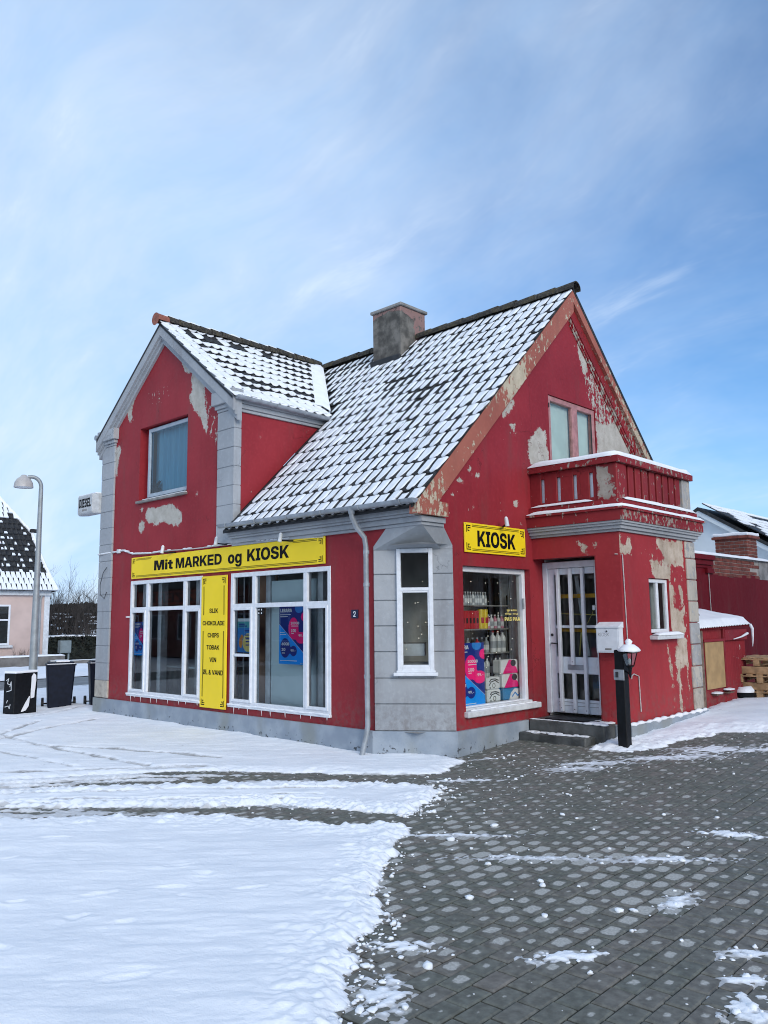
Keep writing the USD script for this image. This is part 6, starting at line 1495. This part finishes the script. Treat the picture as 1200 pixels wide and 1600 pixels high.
for (ya, za, xa), (yb, zb, xb) in zip(RE[:-1], RE[1:]): b.quad((xa, -6, za), (xa, ya, za), (xb, yb, zb), (xb, -6, zb)); b.quad((xa, ya, za), (xa-2.5, ya+.1, za-.2), (xb-2.5, yb+.1, zb-.2), (xb, yb, zb))
prf = put('roof', b, m_tile, ph)
ta, sn = MB(), MB(); hr_ = random.Random(9)
nrow = 26
for r_ in range(nrow):
    t_ = r_/nrow; zz_ = 3.30+r_*.265; xx_ = np.interp(zz_, [e[1] for e in RE], [e[2] for e in RE]); ye = np.interp(zz_, [e[1] for e in RE], [e[0] for e in RE]); z2 = zz_+.28; x2 = np.interp(z2, [e[1] for e in RE], [e[2] for e in RE])
    for c_ in range(26):
        y1_ = ye-.02-c_*.225; y0_ = y1_-.225
        if y1_ < 2.9: break
        v = []
        for (x_, z_, lf_) in ((xx_, zz_, .035), (x2, z2, .005)):
            for s_ in (0, .3, .7, 1.): v.append((x_+lf_*1.0+.02*math.cos(s_*6.28), y0_+(y1_-y0_)*s_, z_+lf_*.6+.015*math.cos(s_*6.28)))
        for s_ in (0, .3, .7, 1.): v.append((xx_+.02*math.cos(s_*6.28), y0_+(y1_-y0_)*s_, zz_-.03))
        ta.add(v, [[0, 1, 5, 4], [1, 2, 6, 5], [2, 3, 7, 6], [8, 9, 1, 0], [9, 10, 2, 1], [10, 11, 3, 2]])
        k = hr_.random(); full = r_ < 3 or r_ > 15 or (r_ > 12 and k < .75)
        if full or k < .42:
            h_ = .9 if full else .22+.2*hr_.random(); wd = .95 if full else .35+.5*hr_.random(); xo = hr_.random()*(1-wd)
            a0, a1 = y0_+.225*xo, y0_+.225*(xo+wd); x3, z3 = xx_+(x2-xx_)*h_, zz_+(z2-zz_)*h_; o_ = .075
            sn.add([(xx_+o_, a0, zz_+.03), (xx_+o_, a1, zz_+.03), (x3+o_*.7, a1-.03, z3+.05), (x3+o_*.7, a0+.03, z3+.05), (xx_+.03, a0, zz_-.0), (xx_+.03, a1, zz_-.0)], [[0, 1, 2, 3], [4, 5, 1, 0]])
put('roof_tiles', ta, m_tile, prf, kind='stuff'); put('roof_snow', sn, m_snow, prf, kind='stuff')
b = MB()
for (ya, za, xa), (yb, zb, xb) in zip(RE[:-1], RE[1:]):
    n_ = 4
    for k in range(n_):
        q0, q1 = k/n_, (k+1)/n_; b.tube([(xa+(xb-xa)*q0, ya+(yb-ya)*q0, za+(zb-za)*q0+.03), (xa+(xb-xa)*q1, ya+(yb-ya)*q1, za+(zb-za)*q1+.07)], [.09, .075], 8)
put('hip_tiles', b, m_snow, prf, kind='stuff')
b = MB(); b.box(-.14, .14, -.16, .2, -.06, .1, .03, loc=(PX-1.45, 8.2, 6.15)); put('hip_cap', b, m_tile, prf)
# hip side in shade / eave shadow plank handled by geometry
# bare shrubs and hedge
def bare_tree(name, lab, base, height, spread, seed, n0=9, r0=.05, levels=4):
    r = random.Random(seed); t = thing(name, lab, 'tree', base, 0); tr_, cr_ = MB(), MB()
    def grow(p, d, L, rad, lev):
        d = d/np.linalg.norm(d); pts = [p]
        for k in range(3): d = d+np.array([r.gauss(0, .10), r.gauss(0, .10), .05]); d /= np.linalg.norm(d); pts.append(pts[-1]+d*L/3)
        (tr_ if lev == 0 else cr_).tube(pts, np.linspace(rad, rad*.55, 4), 4 if lev > 1 else 5, cap=False)
        if lev < levels:
            for k in range(3 if lev < levels-1 else 4):
                q = pts[1+r.randrange(3)]; e = d+np.array([r.gauss(0, .42), r.gauss(0, .42), r.gauss(.12, .25)]); grow(q, e, L*(.55+.22*r.random()), rad*.52, lev+1)
    for i in range(n0):
        a = i/n0*6.283+r.random(); s = spread*(.25+.75*r.random()); grow(np.array([math.cos(a)*.18, math.sin(a)*.18, 0]), np.array([math.cos(a)*s, math.sin(a)*s, 1.]), height*(.42+.14*r.random()), r0, 0)
    put('trunk', tr_, m_twig, t); put('crown', cr_, m_twig, t, kind='stuff')
bare_tree('bare_tree', 'tall multi stemmed bare tree just right of the pink house', (-38.5, 12.9, 0), 4.5, .7, 1, 14, .05)
bare_tree('bare_tree', 'broad bare bush tree nearest to the shop corner', (-37, 14.3, 0), 3.7, .75, 2, 13, .045)
bare_tree('bare_tree', 'small bare tree close to the pink house eave', (-37.5, 11.6, 0), 3.5, .65, 3, 11, .04)
bare_tree('bare_bush', 'dark bare bush behind the low grey wall', (-33.0, 11.6, 0), 2.3, .8, 4, 9, .03, 3)
bare_tree('bare_bush', 'small leafless shrub growing by the pink house wall', (-29.4, 7.2, .05), .75, .9, 6, 9, .010, 3)
hd = thing('evergreen_hedge', 'dark tall evergreen hedge beyond the low grey wall', 'hedge')
hn = np.random.default_rng(5); N = 26000
hp = np.column_stack([hn.uniform(-44, -41, N), hn.uniform(10.5, 24, N), 0*np.zeros(N)]); top = 2.9+.35*(meshkit.fbm(np.column_stack([hp[:, 1]*.8, hp[:, 0]*.3, 0*hp[:, 0]]), 3, 2)-.5)
hp[:, 2] = top*np.sqrt(hn.random(N)); d = hn.normal(size=(N, 3)); d /= np.linalg.norm(d, axis=1, keepdims=True); e = np.cross(d, hn.normal(size=(N, 3))); e /= np.linalg.norm(e, axis=1, keepdims=True)
L = hn.uniform(.08, .2, (N, 1)); v = np.stack([hp-d*L, hp+e*L*.5, hp+d*L, hp-e*L*.5], 1).reshape(-1, 3); base = np.arange(N)[:, None]*4; put('foliage', (v, np.hstack([base, base+1, base+2, base+3])), m_hedge, hd, kind='stuff')
b = MB(); b.box(-43.6, -41.6, 10.5, 24, 0, 2.6, .2); put('inner_mass', b, m_hedge, hd)
sn = MB()
for i in range(70): sn.add(icv*[.12, .15+.2*hn.random(), .05]+[-40.95, hn.uniform(11, 17), .4+2.0*hn.random()], icf)
put('snow', sn, m_snow, hd, smooth=True, kind='stuff')
lh = thing('low_hedge', 'low dark hedge with snow flecks beside the utility cabinet', 'hedge'); N = 6000
hp = np.column_stack([hn.uniform(-33.4, -32.4, N), hn.uniform(8.9, 15, N), hn.random(N)**.6*1.15]); d = hn.normal(size=(N, 3)); d /= np.linalg.norm(d, axis=1, keepdims=True); e = np.cross(d, hn.normal(size=(N, 3))); e /= np.linalg.norm(e, axis=1, keepdims=True); L = hn.uniform(.05, .12, (N, 1)); v = np.stack([hp-d*L, hp+e*L*.5, hp+d*L, hp-e*L*.5], 1).reshape(-1, 3); base = np.arange(N)[:, None]*4
put('foliage', (v, np.hstack([base, base+1, base+2, base+3])), m_hedge, lh, kind='stuff')
b = MB(); b.box(-33.3, -32.6, 8.9, 15, 0, 1.0, .1); put('inner_mass', b, m_hedge, lh)
snow_ledge([(-32.9, 9.2, 1.12), (-32.9, 10.6, 1.16), (-32.9, 13, 1.1)], .4, .08, 'snow', lh)
# utility cabinet
t = thing('utility_cabinet', 'grey utility cabinet on two legs behind the garden wall', 'cabinet', (-31, 9.73, 0))
b = MB(); b.box(-.15, .15, -.27, .27, .42, 1.0, .02); put('body', b, m_greenbox, t)
for y in (-.2, .2): b = MB(); b.box(-.04, .04, y-.035, y+.035, -.1, .42, .005); put('leg', b, m_greenbox, t)
b = MB(); b.box(.151, .155, -.16, -.02, .66, .78); put('notice', b, m_paper, t); b = MB(); b.box(.151, .158, -.22, .22, .47, .95, .003); put('door', b, m_greenbox, t)
# street lamp
t = thing('street_lamp', 'slim grey street lamp with domed head beside the black box', 'lamp post', (-10.9, -.38, -.03)); R_ = np.array([-.39, -.92, 0])
pts = [(0, 0, 0), (0, 0, 1.2), (0, 0, 3.2), (0, 0, 4.85)]; b = MB(); b.tube(pts, [.095, .085, .06, .045], 14)
arc = [np.array([0, 0, 4.85])]+[R_*(.20*(1-math.cos(a)))+np.array([0, 0, 4.89+.22*math.sin(a)]) for a in np.linspace(.1, math.pi/2, 7)]+[R_*.28+np.array([0, 0, 5.10])]
b.tube(arc, .043, 12); put('pole', b, m_galv, t, smooth=40)
hc = R_*.36+np.array([0, 0, 4.86]); b = MB(); b.lathe([(.0, .29), (.05, .28), (.08, .24), (.145, .19), (.19, .11), (.205, .0), (.19, .0), (.14, .17), (0, .2)], hc, 20); put('lamp_head', b, m_lampshade, t, smooth=40)
b = MB(); b.lathe([(.0, -.0), (.18, .01)], hc, 16); put('diffuser', b, m_paper, t); b = MB(); b.box(-.03, .03, .06, .075, 1.85, 2.0, .005); put('hatch', b, m_galv, t)
# wheelie bins
def wheelie_bin(loc, rz, lab):
    t = thing('wheelie_bin', lab, 'bin', loc, rz, None)
    v = []
    for z, w, d, yo in ((.03, .22, .24, 0), (.06, .235, .25, 0), (.88, .285, .33, -.02), (.95, .29, .335, -.02)):
        for sx, sy in ((-1, -1), (1, -1), (1, 1), (-1, 1)):
            for k in range(3): a = math.atan2(sy, sx)+(k-1)*.5; v.append((sx*(w-.05)+.05*math.cos(a), sy*(d-.05)+.05*math.sin(a)+yo, z))
    f = []
    for l in range(3):
        for i in range(12): j = (i+1) % 12; f.append([l*12+i, l*12+j, (l+1)*12+j, (l+1)*12+i])
    put('body', (np.array(v), np.array(f)), m_bin, t, smooth=35)
    b = MB(); b.box(-.305, .305, -.37, .34, .952, .985, .01); b.box(-.26, .26, -.34, .30, .986, 1.03, .02); put('lid', b, m_bin, t)
    b = MB(); b.tube([(-.27, .40, .98), (.27, .40, .98)], .018, 8); b.box(-.27, -.23, .30, .41, .95, .99, .004); b.box(.23, .27, .30, .41, .95, .99, .004); put('handle', b, m_bin, t)
    for s in (-1, 1): b = MB(); b.tube([(s*.30, .24, .13), (s*.35, .24, .13)], .125, 16); put('wheel', b, m_black, t, smooth=40)
    b = MB(); b.tube([(-.3, .24, .13), (.3, .24, .13)], .015, 6); put('axle', b, m_black, t)
    b = MB(); b.box(-.10, .17, -.32, .25, 1.03, 1.06, .018); b.box(-.28, .28, -.36, -.30, .985, 1.0, .006); b.box(-.2, -.05, .1, .3, 1.03, 1.045, .008); put('lid_snow', b, m_snow, t)
wheelie_bin((-10.47, .03, -.02), 68, 'dark wheelie bin standing free between street lamp and shop corner'); wheelie_bin((-10.19, .86, -.02), 68, 'dark wheelie bin half hidden by the shop corner')
# black cabinet with scrawls
t = thing('black_box', 'black metal street box with white scrawls leaning by the street lamp', 'box', (-10.05, -.98, -.02), 110)
b = MB(); b.box(-.29, .29, -.15, .15, -.02, .86, .01); put('body', b, m_black, t)
b = MB(); b.box(-.29, .29, -.16, .16, .861, .905, .02); put('snow_cap', b, m_snow, t)
fF = Fr((0, -.151, 0), (1, 0, 0)); b = MB()
b.prism(Polygon([(.13, .35), (.2, .36), (.235, .7), (.225, .8), (.18, .83), (.14, .78), (.13, .5)]).buffer(.01), .0, .006, fF); b.prism(Polygon([(-.10, .1), (.0, .12), (.07, .2), (.09, .38), (.0, .26)]).buffer(.01), .0, .006, fF); put('stuck_snow', b, m_snow, t)
sF = Fr((-.291, 0, 0), (0, -1, 0)); b = MB()
for pts in ([(-.08, .72), (-.02, .76), (-.05, .66), (.02, .64)], [(-.06, .5), (.06, .53), (.05, .70), (.02, .6)], [(-.03, .33), (-.05, .28)], [(-.09, .2), (.0, .22), (.03, .17), (.05, .25)]): b.prism(LineString(pts).buffer(.007), .0, .002, sF)
put('scrawl', b, m_offwhite, t)

# houses across the streets: out of the frame, but the shop windows mirror them
def plain_house(lab, o, ux, L, D, ez, rz_, wallm, seed):
    t = thing('street_house', lab, 'house'); F = Fr(o, ux); r = random.Random(seed)
    b = MB(); b.box(0, L, 0, ez, -D, 0, .01, F=F); put('wall', b, wallm, t)
    b = MB(); b.prism(Polygon([(-D-.3, ez-.1), (.35, ez-.1), (-D/2, rz_)]), -.3, L+.3, Fr(F([(0, 0, 0)])[0], F.N, -F.U)) if False else None
    v = F([(-.3, ez-.1, .35), (L+.3, ez-.1, .35), (L+.3, rz_, -D/2), (-.3, rz_, -D/2), (-.3, ez-.1, -D-.35), (L+.3, ez-.1, -D-.35)]); b.add(v, [[0, 1, 2, 3], [3, 2, 5, 4], [0, 4, 5, 1]]); b.add(v, [[0, 3, 4, 4], [1, 5, 2, 2]]); put('roof', b, m_tile, t)
    n = int(L/2.6)
    for i in range(n):
        u = 1.0+i*2.6; w = framed('window', F, u, u+1.3, .9, 2.2, [(u+.62, u+.68, .96, 2.14)], .0, .03, m_white, t, .06); b = MB(); b.box(u+.06, u+1.24, .96, 2.14, .002, .01, F=F); put('dark_room', b, m_dark, w)
    return t, F
t, F = plain_house('long dark brick house across the street seen only in the shop windows', (-10, -15.5, 0), (-1, 0, 0), 34, 8, 3.6, 7.5, m_brick, 1)
b = MB(); b.box(17.2, 24.5, 2.75, 3.45, .02, .06, .005, F=F); sg = thing('pizza_sign', 'dark sign board across the street mirrored in the left shop window', 'sign'); put('board', b, plain('red_sign_board', (.6, .11, .05), .5, .1, 1.), sg); b = MB(); b.prism(fit_text('PIZZERIA', 17.6, 24.1, 2.85, 3.35, 700), .061, .07, F); put('lettering', b, m_dark, sg)
plain_house('dark brick house beyond the yard seen only in the kiosk window', (19, 4, 0), (0, 1, 0), 34, 8, 3.8, 8, m_brick, 2)
plain_house('dark brick house behind the yard seen only in the bay window', (22, -17, 0), (-.9, -.436, 0), 18, 8, 3.6, 7.6, m_brick, 3)
